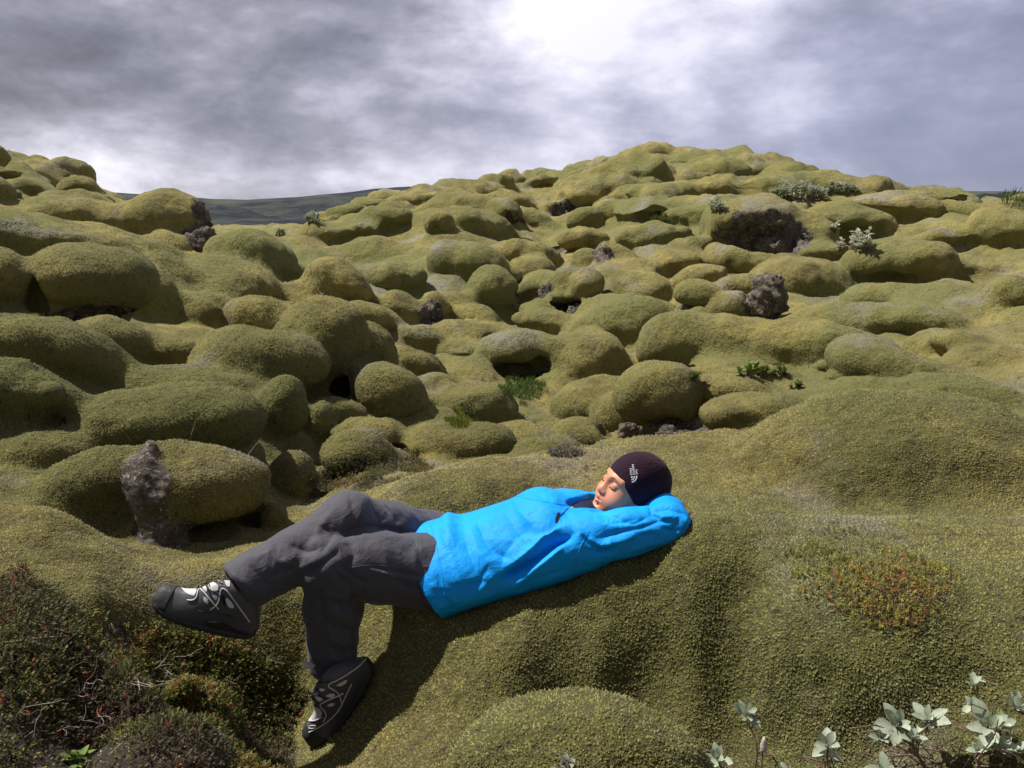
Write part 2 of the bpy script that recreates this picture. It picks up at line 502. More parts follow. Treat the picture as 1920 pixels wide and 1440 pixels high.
L(1690, 492, 100, 42, 11.4, 6, 'broad moss boulder with a dark left underside on the right slope, below the silvery shrub')
L(1810, 498, 95, 24, 12, -4)
L(1740, 560, 80, 22, 10.4, 0)
L(1650, 556, 64, 20, 10.6, 6)
L(1540, 472, 72, 14, 12.5, 4)
L(1408, 425, 92, 50, 13.0, 0, 'big moss boulder with a broad bare dark rock face high on the right slope')
L(1520, 440, 48, 38, 13.0, -38)
L(1595, 416, 76, 32, 14, -2, 'moss boulder with a black hollow and a white shrub at its foot')
L(1668, 388, 84, 26, 15, -8, 'low moss dome under the skyline right of the long silvery bush')
L(1772, 443, 56, 25, 13, 4, 'moss cushion right of the hollow with the white shrub')
L(1885, 430, 66, 36, 13, -8, 'moss boulder with a dark underside at the right edge near the skyline')
L(1840, 402, 90, 18, 15.4, -8)
L(1775, 370, 42, 11, 17.4, 0, 'small rounded moss hump on the skyline at the far right')
L(1885, 552, 48, 34, 10, 0, 'round moss boulder at the right edge halfway down the slope')
L(1296, 336, 30, 19, 18.4, 0, 'small grey boulder with bare rock at its foot near the top of the right hill')
L(1160, 320, 60, 20, 21, 6)
L(1205, 304, 60, 14, 24, 4)
L(1290, 306, 90, 14, 24, 0)
L(1392, 308, 40, 13, 23, -4, 'little mossy peak on the skyline at the right end of the hill top')
L(1460, 334, 50, 14, 21, -10)
L(1050, 338, 66, 16, 23, 8)
L(1120, 350, 84, 20, 20.5, 6)
L(1250, 362, 76, 24, 17.4, 0)
L(1350, 356, 66, 20, 17.2, 0)
L(1215, 398, 66, 20, 15.6, 2)
L(1300, 408, 60, 26, 14.6, -4)
L(1190, 450, 34, 22, 13.4, 0, 'rounded moss boulder right of the broad dome, left of the big bare rock face')
L(1245, 440, 46, 25, 13.5, 10)
L(1270, 470, 60, 22, 12.6, 16)
L(1000, 345, 50, 12, 22, 14)
# --- near mounds under and round the person
L(1700, 925, 310, 178, 3.72, -4, 'large near moss dome rising at the right behind the beanie', cr=1.0, base=False, k=0.32)
L(1625, 1280, 225, 218, 2.36, 0, 'lower right moss lobe with the red crowberry patch on its top', cr=.85, base=False, k=0.35)
L(1090, 1440, 246, 120, 1.72, 0, 'near rounded moss mound at the bottom edge right of the lower boot', k=.25, base=False, cr=0.9, sink=0.2)
L(300, 1450, 130, 75, 1.95, 0, base=False)

# ground heights seen or guessed between the pillows: (px, py, distance)
CTRL = [
 # person mound
 (800, 1132, 2.46), (900, 1115, 2.47), (1000, 1092, 2.48), (1150, 1056, 2.47), (1290, 1003, 2.50), (1000, 1080, 2.62), (860, 1118, 2.60), (1130, 1040, 2.65), (1250, 1004, 2.62), (1000, 1010, 2.9), (1200, 962, 2.95), (1350, 985, 2.60),
 (740, 905, 3.2), (860, 868, 3.45), (1000, 853, 3.6), (1150, 832, 3.8), (1250, 812, 4.0), (1370, 808, 4.2), (900, 930, 3.0),
 (720, 1000, 2.85), (700, 1120, 2.66), (655, 1200, 2.70), (640, 1290, 2.60), (600, 1370, 2.50), (545, 1425, 2.42), (720, 1200, 2.50), (720, 1300, 2.38), (680, 1390, 2.25), (640, 1110, 2.85),
 (800, 1240, 2.34), (950, 1240, 2.26), (1120, 1240, 2.26), (1260, 1200, 2.32), (890, 1335, 2.13), (1060, 1335, 2.22), (1200, 1340, 2.24), (900, 1200, 2.35), (1050, 1180, 2.33), (1200, 1150, 2.36), (1300, 1150, 2.31), (1445, 1150, 2.32), (780, 1420, 2.0), (1270, 1320, 2.2), (1090, 1475, 1.72), (960, 1480, 1.80), (1230, 1480, 1.80), (1370, 1060, 2.42), (1378, 1150, 2.345), (1378, 1230, 2.29), (1375, 1330, 2.25),
 (1420, 1060, 2.44), (1480, 1110, 2.38), (1560, 1250, 2.2), (1700, 1250, 2.2), (1850, 1250, 2.18), (1650, 1390, 2.06), (1480, 1330, 2.16), (1850, 1400, 2.03),
 (1600, 1060, 2.50), (1750, 1080, 2.48), (1900, 1080, 2.5), (1500, 980, 2.85), (1700, 960, 2.92), (1880, 960, 2.9),
 (1400, 900, 3.25), (1550, 950, 3.4), (1700, 955, 3.4), (1850, 955, 3.4), (1500, 860, 4.0), (1600, 860, 4.1), (1700, 860, 4.15), (1800, 860, 4.1), (1920, 870, 4.0),
 # hidden behind the near crest
 (760, 905, 4.1), (1000, 870, 4.6), (1200, 850, 5.0), (1400, 850, 4.8), (1500, 850, 4.8), (1650, 830, 4.7), (1780, 840, 4.6), (1900, 880, 4.6), (1700, 800, 5.6), (1850, 830, 5.4), (1500, 820, 5.6),
 (700, 900, 4.6), (620, 940, 4.4),
 # left foreground, heath and pit
 (420, 1130, 2.88), (300, 1070, 3.0), (150, 1010, 3.15), (30, 960, 3.35), (200, 1130, 2.7), (50, 1080, 2.8), (400, 1180, 2.8), (560, 1110, 3.0), (480, 1050, 3.3),
 (100, 1200, 2.4), (250, 1220, 2.4), (400, 1230, 2.62), (500, 1270, 2.75), (50, 1330, 2.2), (180, 1340, 2.3), (300, 1350, 2.45), (400, 1370, 2.68), (480, 1400, 2.65), (100, 1420, 2.1),
 (300, 1330, 2.55), (380, 1320, 2.72), (540, 1180, 2.92), (600, 1140, 2.95), (570, 1260, 2.85), (520, 1330, 2.75), (500, 1150, 2.92), (450, 1180, 2.85), (350, 1150, 2.8), (120, 950, 3.4), (250, 1030, 3.2), (0, 1150, 2.6), (330, 1230, 2.5), (0, 1000, 3.15),
 (350, 1050, 3.7), (180, 1010, 3.75), (60, 910, 4.2), (560, 1000, 3.8), (80, 880, 4.4),
 # valley floor
 (950, 730, 8.0), (980, 725, 8.2), (1000, 770, 7.4), (1200, 820, 6.6), (1300, 800, 6.7), (860, 790, 6.6), (770, 860, 5.6), (620, 930, 4.9),
 (1080, 590, 11.0), (1020, 570, 11.6), (960, 600, 10.8), (1030, 480, 14.4), (1040, 445, 15.5), (1400, 712, 7.6), (1240, 412, 15.2), (1500, 705, 7.7),
 (600, 470, 13.2), (200, 610, 7.6), (560, 560, 10.2),
 (1920, 700, 7.3), (1930, 500, 11.6),
 # skyline and behind it
 (190, 372, 18), (80, 312, 21), (0, 305, 20.5), (300, 450, 15), (420, 455, 15), (520, 452, 16), (420, 458, 20), (300, 450, 24), (450, 462, 13.5), (560, 455, 13.5), (350, 455, 13.5), (500, 456, 18), (400, 452, 28), (560, 450, 26), (250, 446, 28), (600, 445, 22), (650, 435, 28), (620, 415, 18.5), (500, 432, 22),
 (700, 378, 21), (860, 352, 21.5), (980, 352, 22.5), (1100, 312, 25), (1200, 299, 26), (1300, 303, 26), (1400, 306, 25), (1500, 345, 22), (1600, 362, 20), (1750, 385, 18), (1850, 392, 17.5), (1930, 398, 17),
 (60, 350, 30), (300, 425, 34), (500, 427, 34), (700, 415, 30), (900, 395, 30), (1100, 360, 34), (1250, 350, 34), (1400, 360, 34), (1600, 395, 30), (1900, 420, 28),
]
for d_ in (42, 48):
    for px_ in range(-300, 2300, 200): CTRL.append((px_, 428, d_))

def lump_frame(l):
    c = at(l['px'], l['py'], l['d'])
    dv = dir_px(l['px'], l['py'])
    s = l['d']/math.hypot(dv[0], dv[1])/F            # metres per pixel there
    az = math.atan2(dv[0], dv[1])
    r = np.array([math.cos(az), -math.sin(az), 0]); f = np.array([math.sin(az), math.cos(az), 0]); u = np.array([0, 0, 1.])
    tl = R(l['tilt'])                                # positive: right end up
    r2 = r*math.cos(tl)+u*math.sin(tl); u2 = -r*math.sin(tl)+u*math.cos(tl)
    a = l['hw']*s*1.06; b = l['hh']*s*1.09
    cc = math.sqrt(a*b)*l['cr']
    return c, (r2, f, u2), (a, cc, b)

cp = []
def add_ctrl(P):
    rr = math.hypot(P[0], P[1]); cp.append((math.atan2(P[0], P[1]), math.log(rr), (P[2]-CAM[2])/rr))
for px, py, d in CTRL: add_ctrl(at(px, py, d))
for l in LUMPS:
    if not l['base'] or l['rock']: continue
    c, ax, rad = lump_frame(l)
    P = c - np.array([0, 0, 1])*rad[2]*l['sink']
    add_ctrl(P)
cp = np.array(cp)
# continue the ground past both sides of the picture
ex = []
for a, lr, h in cp:
    if a < -0.33: ex.append((-1.30-a, lr, h))
    if a > 0.33: ex.append((1.30-a, lr, h))
cp = np.concatenate([cp, np.array(ex)])
near = []
for a in np.linspace(-0.7, 0.7, 8): near.append((a, math.log(1.35), -1.02)); near.append((a, math.log(1.1), -1.3))
cp = np.concatenate([cp, np.array(near)])
SX = 1.6
def tps_k(r2): return 0.5*r2*np.log(r2+1e-9)
X = cp[:, :2]*np.array([SX, 1.0]); n = len(X)
K = tps_k(((X[:, None]-X[None])**2).sum(-1)) + np.eye(n)*0.0018
Pm = np.concatenate([np.ones((n, 1)), X], 1)
A = np.block([[K, Pm], [Pm.T, np.zeros((3, 3))]])
sol = np.linalg.solve(A, np.concatenate([cp[:, 2], np.zeros(3)]))
def base_h(az, lr):
    Q = np.stack([az*SX, lr], -1); out = sol[n] + sol[n+1]*Q[..., 0] + sol[n+2]*Q[..., 1]
    for i in range(n):
        out = out + sol[i]*tps_k((Q[..., 0]-X[i, 0])**2 + (Q[..., 1]-X[i, 1])**2)
    return out
R0, R1 = 1.25, 46.0
AZ = 0.74
NA, NR = 500, 560
azs = np.linspace(-AZ, AZ, NA); lrs = np.linspace(math.log(R0), math.log(R1), NR)
# coarse evaluation, then bilinear up
ca = np.linspace(-AZ, AZ, 150); cl = np.linspace(lrs[0], lrs[-1], 240)
HB0 = base_h(*np.meshgrid(ca, cl, indexing='ij'))
def interp2(az, lr, T=HB0):
    fi = np.clip((az+AZ)/(2*AZ)*149, 0, 148.999); fj = np.clip((lr-lrs[0])/(lrs[-1]-lrs[0])*239, 0, 238.999)
    i = fi.astype(int); j = fj.astype(int); u = fi-i; v = fj-j
    return (T[i, j]*(1-u)*(1-v)+T[i+1, j]*u*(1-v)+T[i, j+1]*(1-u)*v+T[i+1, j+1]*u*v)
HB = interp2(*np.meshgrid(azs, lrs, indexing='ij'))
W0, W1, NW = -0.10, 0.165, 100
ws = np.linspace(W0, W1, NW)
rs = np.exp(lrs)
XX = (np.sin(azs)[:, None]*rs[None]).astype(np.float32)
YY = (np.cos(azs)[:, None]*rs[None]).astype(np.float32)
slope = np.gradient(HB*rs[None], axis=1)/np.gradient(rs)[None]
cosn = (1/np.sqrt(1+np.minimum(np.abs(slope), 1.5)**2)).astype(np.float32)
ZB = (CAM[2] + HB*rs[None]).astype(np.float32)
Fg = (rs[None, :, None]*ws[None, None, :]*cosn[:, :, None]).astype(np.float32)
OWN = np.full(Fg.shape, -1, np.int16)
DMIN = Fg.copy()
BASEH = HB
def sub_block(c, reach):
    rr = math.hypot(c[0], c[1]); az = math.atan2(c[0], c[1])
    da = math.asin(min(0.99, reach/rr)); 
    i0 = np.searchsorted(azs, az-da); i1 = np.searchsorted(azs, az+da)
    j0 = np.searchsorted(lrs, math.log(max(R0, rr-reach))); j1 = np.searchsorted(lrs, math.log(rr+reach))
    return slice(max(0, i0-1), min(NA, i1+1)), slice(max(0, j0-1), min(NR, j1+1))
def ell_dist(PX, PY, PZ, c, ax, rad):
    q = [(PX-c[0])*a[0]+(PY-c[1])*a[1]+(PZ-c[2])*a[2] for a in ax]
    k0 = np.sqrt(sum((q[i]/rad[i])**2 for i in range(3)))
    k1 = np.sqrt(sum((q[i]/rad[i]**2)**2 for i in range(3)))
    return (k0*(k0-1.0)/np.maximum(k1, 1e-6)).astype(np.float32)
def add_lump(c, ax, rad, k, own=-1, neg=False):
    bi, bj = sub_block(c, max(rad)*1.15+k)
    if bi.stop-bi.start < 2 or bj.stop-bj.start < 2: return
    PX = XX[bi, bj][:, :, None]; PY = YY[bi, bj][:, :, None]
    PZ = ZB[bi, bj][:, :, None] + rs[None, bj, None]*ws[None, None, :]
    d = ell_dist(PX, PY, PZ, c, ax, rad)
    if neg:
        Fg[bi, bj] = smax(Fg[bi, bj], -d, k); return
    if own is not None:
        m = d < DMIN[bi, bj]
        o = OWN[bi, bj]; o[m] = own; OWN[bi, bj] = o
        DMIN[bi, bj] = np.minimum(DMIN[bi, bj], d)
    Fg[bi, bj] = smin(Fg[bi, bj], d, k)
last_own = -1
LF = []
for i, l in enumerate(LUMPS):
    c, ax, rad = lump_frame(l); LF.append((c, ax, rad))
    own = i if l['label'] else -1
    if l['rock'] and not l['label']:                 # rock pieces belong to the nearest capped boulder before them
        j = i-1
        while not LUMPS[j]['label']: j -= 1
        own = j
    l['own'] = own
    add_lump(c, ax, rad, l['k']*min(rad), own)
# small knobs scattered over the farther slopes
rs2 = np.random.RandomState(11)
for i in range(330):
    az = rs2.uniform(-0.70, 0.70); rr = math.exp(rs2.uniform(math.log(12.0), math.log(30)))
    hh = float(interp2(np.array([az]), np.array([math.log(rr)]))[0])
    if hh < 0.008 and rr > 12.5: continue
    sz = rs2.uniform(0.12, 0.42)*(rr/14)**0.6
    c = np.array([math.sin(az)*rr, math.cos(az)*rr, CAM[2]+hh*rr+sz*0.15])
    add_lump(c, (np.array([1., 0, 0]), np.array([0, 1., 0]), np.array([0, 0, 1.])), (sz*rs2.uniform(1, 1.9), sz*rs2.uniform(1, 1.6), sz*rs2.uniform(.5, .8)), sz*0.5)
for i in range(110):                                  # soft swellings on the nearer ground
    az = rs2.uniform(-0.70, 0.70); rr = math.exp(rs2.uniform(math.log(4.6), math.log(12)))
    hh = float(interp2(np.array([az]), np.array([math.log(rr)]))[0])
    sz = rs2.uniform(0.12, 0.30)*(rr/8)
    c = np.array([math.sin(az)*rr, math.cos(az)*rr, CAM[2]+hh*rr-sz*0.1])
    add_lump(c, (np.array([1., 0, 0]), np.array([0, 1., 0]), np.array([0, 0, 1.])), (sz*rs2.uniform(1, 1.7), sz*rs2.uniform(1, 1.6), sz*rs2.uniform(.5, .7)), sz*0.5)
# hollows: (px, py, hw, hh, distance)
HOLES = [(1045, 455, 16, 34, 14.9), (985, 560, 46, 22, 11.5), (905, 560, 20, 20, 11.6), (1150, 560, 20, 16, 11.4), (640, 728, 50, 20, 6.8), (745, 715, 24, 18, 7.4), (1180, 815, 60, 22, 6.5), (1310, 800, 40, 22, 6.3), (400, 985, 70, 20, 4.05), (470, 800, 16, 40, 5.1), (560, 850, 30, 26, 5.3), (700, 845, 60, 8, 5.5), (850, 870, 80, 8, 5.4), (590, 545, 26, 16, 10.6), (190, 612, 90, 22, 7.2), (225, 420, 20, 14, 12.6), (740, 640, 12, 20, 7.6), (930, 640, 24, 16, 9.6), (1660, 525, 50, 10, 11.0), (1500, 575, 50, 10, 10.8), (1010, 690, 24, 24, 8.6), (460, 985, 26, 22, 4.2), (250, 865, 90, 18, 4.6), (88, 742, 20, 15, 4.85), (150, 605, 70, 30, 7.1), (72, 560, 16, 40, 7.35), (968, 703, 52, 26, 8.6), (1416, 462, 70, 40, 12.2), (1605, 452, 46, 26, 13.4),
         (1850, 462, 30, 10, 12.6), (905, 1325, 30, 22, 2.08), (385, 1335, 70, 50, 2.35), (1060, 585, 50, 22, 10.8), (820, 425, 10, 10, 14.2),
         (956, 410, 20, 8, 15.9), (1052, 398, 18, 14, 18.6), (1240, 800, 65, 26, 6.4), (1385, 795, 12, 22, 5.8), (400, 1005, 50, 16, 4.0),
         (1500, 700, 170, 10, 7.9), (1290, 700, 60, 12, 8.0), (180, 418, 34, 14, 12.4), (560, 545, 30, 18, 10.4), (1375, 600, 8, 8, 9.6),
         (1720, 512, 10, 8, 10.8), (1000, 545, 30, 22, 11.0), (660, 735, 40, 22, 6.6), (600, 930, 40, 20, 4.9), (390, 400, 12, 26, 11.6), (1230, 408, 40, 10, 15.2)]
for px, py, hw, hh, d in HOLES:
    l = dict(px=px, py=py, hw=hw, hh=hh, d=d, tilt=0, cr=1.1); c, ax, rad = lump_frame(l)
    add_lump(c, ax, rad, 0.35*min(rad), neg=True)
# bare rock: lumps put back inside hollows, and regions painted as rock
ROCKS = [(1392, 450, 30, 30, 12.95, 0), (1445, 438, 32, 28, 12.95, 0), (1448, 464, 34, 20, 12.6, 0), (1370, 464, 22, 14, 12.7, 0),
         (284, 868, 26, 44, 4.10, 0), (276, 925, 44, 74, 4.03, -4), (320, 1005, 36, 36, 4.06, 0),
         (280, 998, 66, 52, 3.99, 0), (955, 712, 26, 10, 8.7, 0), (1000, 720, 18, 8, 8.5, 0), (1180, 806, 26, 14, 6.4, 0), (1250, 812, 22, 12, 6.4, 0), (1300, 812, 30, 10, 6.4, 0),
         (1086, 590, 26, 14, 10.8, 0), (1050, 596, 20, 10, 10.7, 0), (1120, 598, 16, 9, 10.5, 0), (1460, 702, 20, 6, 7.8, 0)]
ROCKLAB = {6: 'moss boulder split', 7: 'moss boulder split', 0: 'big moss boulder with a broad', 1: 'big moss boulder with a broad', 2: 'big moss boulder with a broad', 3: 'big moss boulder with a broad',
           4: 'moss boulder split', 5: 'moss boulder split'}
ROCKID = 1000
for i, (px, py, hw, hh, d, tl) in enumerate(ROCKS):
    l = dict(px=px, py=py, hw=hw, hh=hh, d=d, tilt=tl, cr=1.0); c, ax, rad = lump_frame(l)
    own = -1
    if i in ROCKLAB: own = [j for j, q in enumerate(LUMPS) if q['label'] and q['label'].startswith(ROCKLAB[i])][0]
    add_lump(c, ax, rad, 0.2*min(rad), own)
    ROCKS[i] = (c, ax, [r*1.06 for r in rad])
# patches of bare rock on moss boulders (volumes that paint rock)
PAINT = [(492, 593, 30, 30, 6.9, 1.6), (385, 398, 22, 34, 11.7, 1.5), (812, 590, 24, 26, 10.3, 1.3), (1432, 446, 78, 42, 12.5, 1.0), (278, 930, 42, 112, 3.97, 1.0), (310, 1000, 60, 40, 3.95, 1.0),
         (150, 420, 60, 18, 12.6, 1.2), (1240, 812, 110, 26, 6.4, 1.0), (970, 715, 70, 20, 8.6, 1.0), (1070, 592, 70, 24, 10.8, 1.0),
         (1052, 398, 26, 22, 19, 1.4), (960, 412, 26, 10, 16, 1.3), (1296, 350, 30, 9, 18, 1.5), (1120, 480, 10, 30, 12.2, 1.2), (1436, 556, 40, 50, 9.8, 1.1), (375, 463, 40, 30, 11.5, 1.2),
         (185, 605, 70, 32, 7.3, 1.0), (600, 560, 40, 14, 10.0, 1.2), (1005, 550, 40, 28, 11.2, 1.0), (1045, 470, 20, 26, 14.6, 1.0), (220, 850, 60, 24, 4.9, 0.8), (880, 640, 14, 20, 9.7, 1)]
PF = []
for px, py, hw, hh, d, cr in PAINT:
    l = dict(px=px, py=py, hw=hw, hh=hh, d=d, tilt=0, cr=cr); PF.append(lump_frame(l))

V, Q = surface_nets(Fg)
V = V.astype(np.float64)
# owner of each vertex
vi = np.clip(np.round(V).astype(int), 0, np.array(Fg.shape)-1)
own = OWN[vi[:, 0], vi[:, 1], vi[:, 2]].astype(int)
def warp(V):
    az = -AZ + V[:, 0]/(NA-1)*2*AZ; lr = lrs[0]+V[:, 1]/(NR-1)*(lrs[-1]-lrs[0])
    i = np.clip(V[:, 0].astype(int), 0, NA-2); j = np.clip(V[:, 1].astype(int), 0, NR-2)
    u = V[:, 0]-i; v = V[:, 1]-j
    hb = HB[i, j]*(1-u)*(1-v)+HB[i+1, j]*u*(1-v)+HB[i, j+1]*(1-u)*v+HB[i+1, j+1]*u*v
    r = np.exp(lr); wv_ = W0 + V[:, 2]/(NW-1)*(W1-W0)
    return np.stack([np.sin(az)*r, np.cos(az)*r, CAM[2]+(hb+wv_)*r], 1)
P = warp(V)
del Fg, OWN, DMIN
# keep only pieces connected through the outside surface: drop closed bubbles below ground
N = vert_normals(P, Q)
if N[:, 2].mean() < 0: Q = Q[:, ::-1].copy(); N = -N
dist = np.hypot(P[:, 0], P[:, 1])
# rock mask
rockd = np.full(len(P), 9.0, np.float32)
rn = fbm(P, 7.0, 3, 5)*0.16
for c, ax, rad in PF:
    m = (np.abs(P-c) < max(rad)*1.5).all(1)
    if not m.any(): continue
    q = P[m]-c
    k0 = np.sqrt(sum(((q@ax[i])/rad[i])**2 for i in range(3)))
    rockd[m] = np.minimum(rockd[m], k0+rn[m])
for i, l in enumerate(LUMPS):
    if not l['rock']: continue
    c, ax, rad = LF[i]
    m = (np.abs(P-c) < max(rad)*1.6).all(1); q = P[m]-c
    k0 = np.sqrt(sum(((q@ax[j])/(rad[j]*1.12))**2 for j in range(3)))
    cap = np.clip((q@ax[2])/rad[2]-0.72, 0, 1)*1.4       # moss stays on the very top
    rockd[m] = np.minimum(rockd[m], k0+rn[m]*0.6+cap)
for c, ax, rad in ROCKS:
    m = (np.abs(P-c) < max(rad)*1.6).all(1); q = P[m]-c
    k0 = np.sqrt(sum(((q@ax[j])/rad[j])**2 for j in range(3)))
    rockd[m] = np.minimum(rockd[m], k0+rn[m]*0.5)
isrock = rockd < 1.02
# natural unevenness
psz = np.clip(dist, 2, 40)
amp = 0.010*np.sqrt(psz)
disp = fbm(P, 1.1, 2, 11)*amp*1.8 + fbm(P, 2.4, 3, 21)*amp*1.5 + fbm(P, 8.0, 3, 31)*0.008
far = np.clip((dist-10)/8, 0, 1)
disp += far*(fbm(P*np.array([1, 1, 1.6]), 1.5, 4, 41)*0.09)
rockdisp = (np.abs(fbm(P, 6.0, 4, 51, 0.6))-0.3)*0.020*np.clip(dist, 3, 12)*np.where(dist < 6, 0.22, 0.45)
rk = np.clip((1.1-rockd)/0.2, 0, 1)
P = P + N*(disp*(1-rk)+rockdisp*rk - 0.015*rk)[:, None]
# heath hollow at lower left is rougher
N = vert_normals(P, Q)
print('terrain', len(P), len(Q))

HEATH = [[(-300, 1085), (60, 1078), (150, 1150), (280, 1185), (420, 1205), (520, 1238), (575, 1300), (520, 1500), (-300, 1500)],
         [(1465, 1025), (1560, 1015), (1660, 1045), (1720, 1090), (1800, 1150), (1740, 1190), (1620, 1175), (1530, 1115)],
         [(1030, 853), (1060, 842), (1098, 848), (1080, 862), (1040, 864)], [(560, 905), (640, 880), (720, 862), (800, 855), (790, 880), (700, 905), (600, 925)]]
HDIST = [(0, 3.4), (0, 3.4), (3.3, 4.5), (4.3, 6.5)]
def poly_mask(px, py, poly):
    c = np.zeros(len(px), bool); n_ = len(poly)
    for i in range(n_):
        x1, y1 = poly[i]; x2, y2 = poly[(i+1) % n_]
        if y1 == y2: continue
        c ^= ((y1 > py) != (y2 > py)) & (px < (x2-x1)*(py-y1)/(y2-y1)+x1)
    return c
# ---- moss shoots
def frustum_mask(C, marg=60):
    v = C-CAM
    zc_ = v[:, 1]*math.cos(PITCH)-v[:, 2]*math.sin(PITCH)
    xc = v[:, 0]; yc = v[:, 1]*math.sin(PITCH)+v[:, 2]*math.cos(PITCH)
    px = 960+F*xc/zc_; py = 720-F*yc/zc_
    return (px > -marg) & (px < 1920+marg) & (py > -marg) & (py < 1440+marg), zc_, px, py
_, _z, vpx, vpy = frustum_mask(P, 0)
wob = fbm(P, 9.0, 3, 61)*26
heath = np.zeros(len(P))
for poly, (d0, d1) in zip(HEATH, HDIST):
    heath = np.maximum(heath, (0.12 if poly is HEATH[1] else 1.0)*(poly_mask(vpx+wob, vpy+wob*.7, poly) & (dist > d0) & (dist < d1) & (_z > 0.3)).astype(float))
fc = P[Q].mean(1); fn = np.cross(P[Q[:, 2]]-P[Q[:, 0]], P[Q[:, 3]]-P[Q[:, 1]])*0.5
farea = np.linalg.norm(fn, axis=1); fnn = fn/np.maximum(farea, 1e-12)[:, None]
vis, fz, fpx, fpy = frustum_mask(fc, 160)
view = (CAM-fc); fdist = np.linalg.norm(view, axis=1); view /= fdist[:, None]
facing = (fnn*view).sum(1)
face_own = own[Q[:, 0]].copy(); face_rock = isrock[Q].sum(1) >= 2
TS = lambda d: np.clip(0.0019*d, 0.0066, 1)             # shoot spacing (m)
dens = np.where(vis & (facing > -0.12) & (fdist < 12) & ~face_rock, farea*np.clip(facing+0.25, 0.15, 1)/TS(fdist)**2*0.95, 0)
dens *= np.clip((12-fdist)/5, 0, 1)
fheath = heath[Q].mean(1); dens *= 1-0.7*fheath
print('shoots expected', dens.sum())
cntf = np.floor(dens + rng.rand(len(dens))).astype(int)
idx = np.repeat(np.arange(len(Q)), cntf)
M = len(idx); u_ = rng.rand(M, 1); v_ = rng.rand(M, 1)
c4 = P[Q[idx]]
TP = (c4[:, 0]*(1-u_)+c4[:, 1]*u_)*(1-v_)+(c4[:, 3]*(1-u_)+c4[:, 2]*u_)*v_
n4 = N[Q[idx]]
TN = (n4[:, 0]*(1-u_)+n4[:, 1]*u_)*(1-v_)+(n4[:, 3]*(1-u_)+n4[:, 2]*u_)*v_
TN /= np.linalg.norm(TN, axis=1)[:, None]
town = face_own[idx]; tdist = fdist[idx]
def tufts(TP, TN, size, fade):
    """each shoot: a small leaning pyramid with a pale tip"""
    M = len(TP)
    a = np.cross(TN, rng.randn(M, 3)); a /= np.linalg.norm(a, axis=1)[:, None]
    b = np.cross(TN, a)
    th0 = rng.rand(M)*6.283
    Vs = []; Ns = []; tip = []
    s = (size*rng.uniform(0.7, 1.3, M))[:, None]
    for kk in range(4):
        th = th0 + kk*1.571 + rng.uniform(-.35, .35, M)
        o = np.cos(th)[:, None]*a + np.sin(th)[:, None]*b
        Vs.append(TP + o*s*rng.uniform(0.42, 0.72, (M, 1)) - TN*s*0.30)
        nn = TN + o*0.9; nn /= np.linalg.norm(nn, axis=1)[:, None]; Ns.append(nn)
        tip.append(0.42-0.36*fade)
    lean = rng.uniform(-.45, .45, (M, 2))*s
    Vs.append(TP + TN*s*(0.30+.70*np.asarray(fade)[:, None])*rng.uniform(0.45, 1.0, (M, 1)) + a*lean[:, :1] + b*lean[:, 1:]); Ns.append(TN)
    tip.append(0.42+0.55*fade)
    V = np.stack(Vs, 1).reshape(-1, 3); Nn = np.stack(Ns, 1).reshape(-1, 3); tp = np.stack(tip, 1).reshape(-1)
    rnd = np.repeat(0.5+(rng.rand(M)-0.5)*fade, 5)
    k = np.arange(M)*5
    Fq = np.concatenate([np.stack([k+i, k+(i+1) % 4, k+4], 1) for i in range(4)])
    return V, Nn, tp, rnd, Fq
tfade = np.clip(1.3-tdist/7.0, 0.18, 1)
tsize = TS(tdist)*1.12
# --- build the ground and the boulders
def piece(name, fmask, tmask, mat, parent=None, loc=None):
    q = Q[fmask]; used, inv = np.unique(q, return_inverse=True); q = inv.reshape(-1, 4)
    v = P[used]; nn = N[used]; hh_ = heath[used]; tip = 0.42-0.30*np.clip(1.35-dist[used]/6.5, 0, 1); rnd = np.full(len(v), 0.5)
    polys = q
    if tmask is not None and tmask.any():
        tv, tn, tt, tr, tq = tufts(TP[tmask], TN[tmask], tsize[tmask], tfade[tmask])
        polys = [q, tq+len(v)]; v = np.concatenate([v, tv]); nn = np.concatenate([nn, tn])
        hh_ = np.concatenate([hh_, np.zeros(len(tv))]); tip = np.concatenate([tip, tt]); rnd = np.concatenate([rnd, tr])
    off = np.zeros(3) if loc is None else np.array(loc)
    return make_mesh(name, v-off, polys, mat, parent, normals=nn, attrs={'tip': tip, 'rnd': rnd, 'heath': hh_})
gm_ = (face_own < 0) & ~face_rock
ground = piece('ground', gm_, town < 0, MOSS); tag(ground, kind='structure')
rg = (face_own < 0) & face_rock
if rg.any():
    o = piece('lava_rubble', rg, None, ROCK)
    tag(o, 'bare grey lava rubble showing in the dark gullies between the moss mounds', 'rocks', kind='stuff')
MB = {}
for i, l in enumerate(LUMPS):
    if not l['label']: continue
    fm = face_own == i
    if fm.sum() < 12: print('hidden lump', l['label'], fm.sum()); continue
    c = LF[i][0].copy(); c[2] -= LF[i][2][2]*0.7
    nr = (fm & face_rock).sum(); nm = (fm & ~face_rock).sum()
    grp = 'moss covered lava boulders' if l['name'] == 'mossy_boulder' else 'bare lava rocks'
    cat = 'boulder' if l['name'] == 'mossy_boulder' else 'rock'
    if nr < 10:
        o = piece('mossy_boulder', fm, town == i, MOSS, None, c); o.location = c
    elif nm < 10:
        o = piece(l['name'], fm, None, ROCK, None, c); o.location = c
    else:
        o = empty(l['name'], c)
        piece('moss_cover', fm & ~face_rock, town == i, MOSS, o, c)
        piece('bare_rock', fm & face_rock, None, ROCK, o, c)
    tag(o, l['label'], cat, grp); MB[i] = o

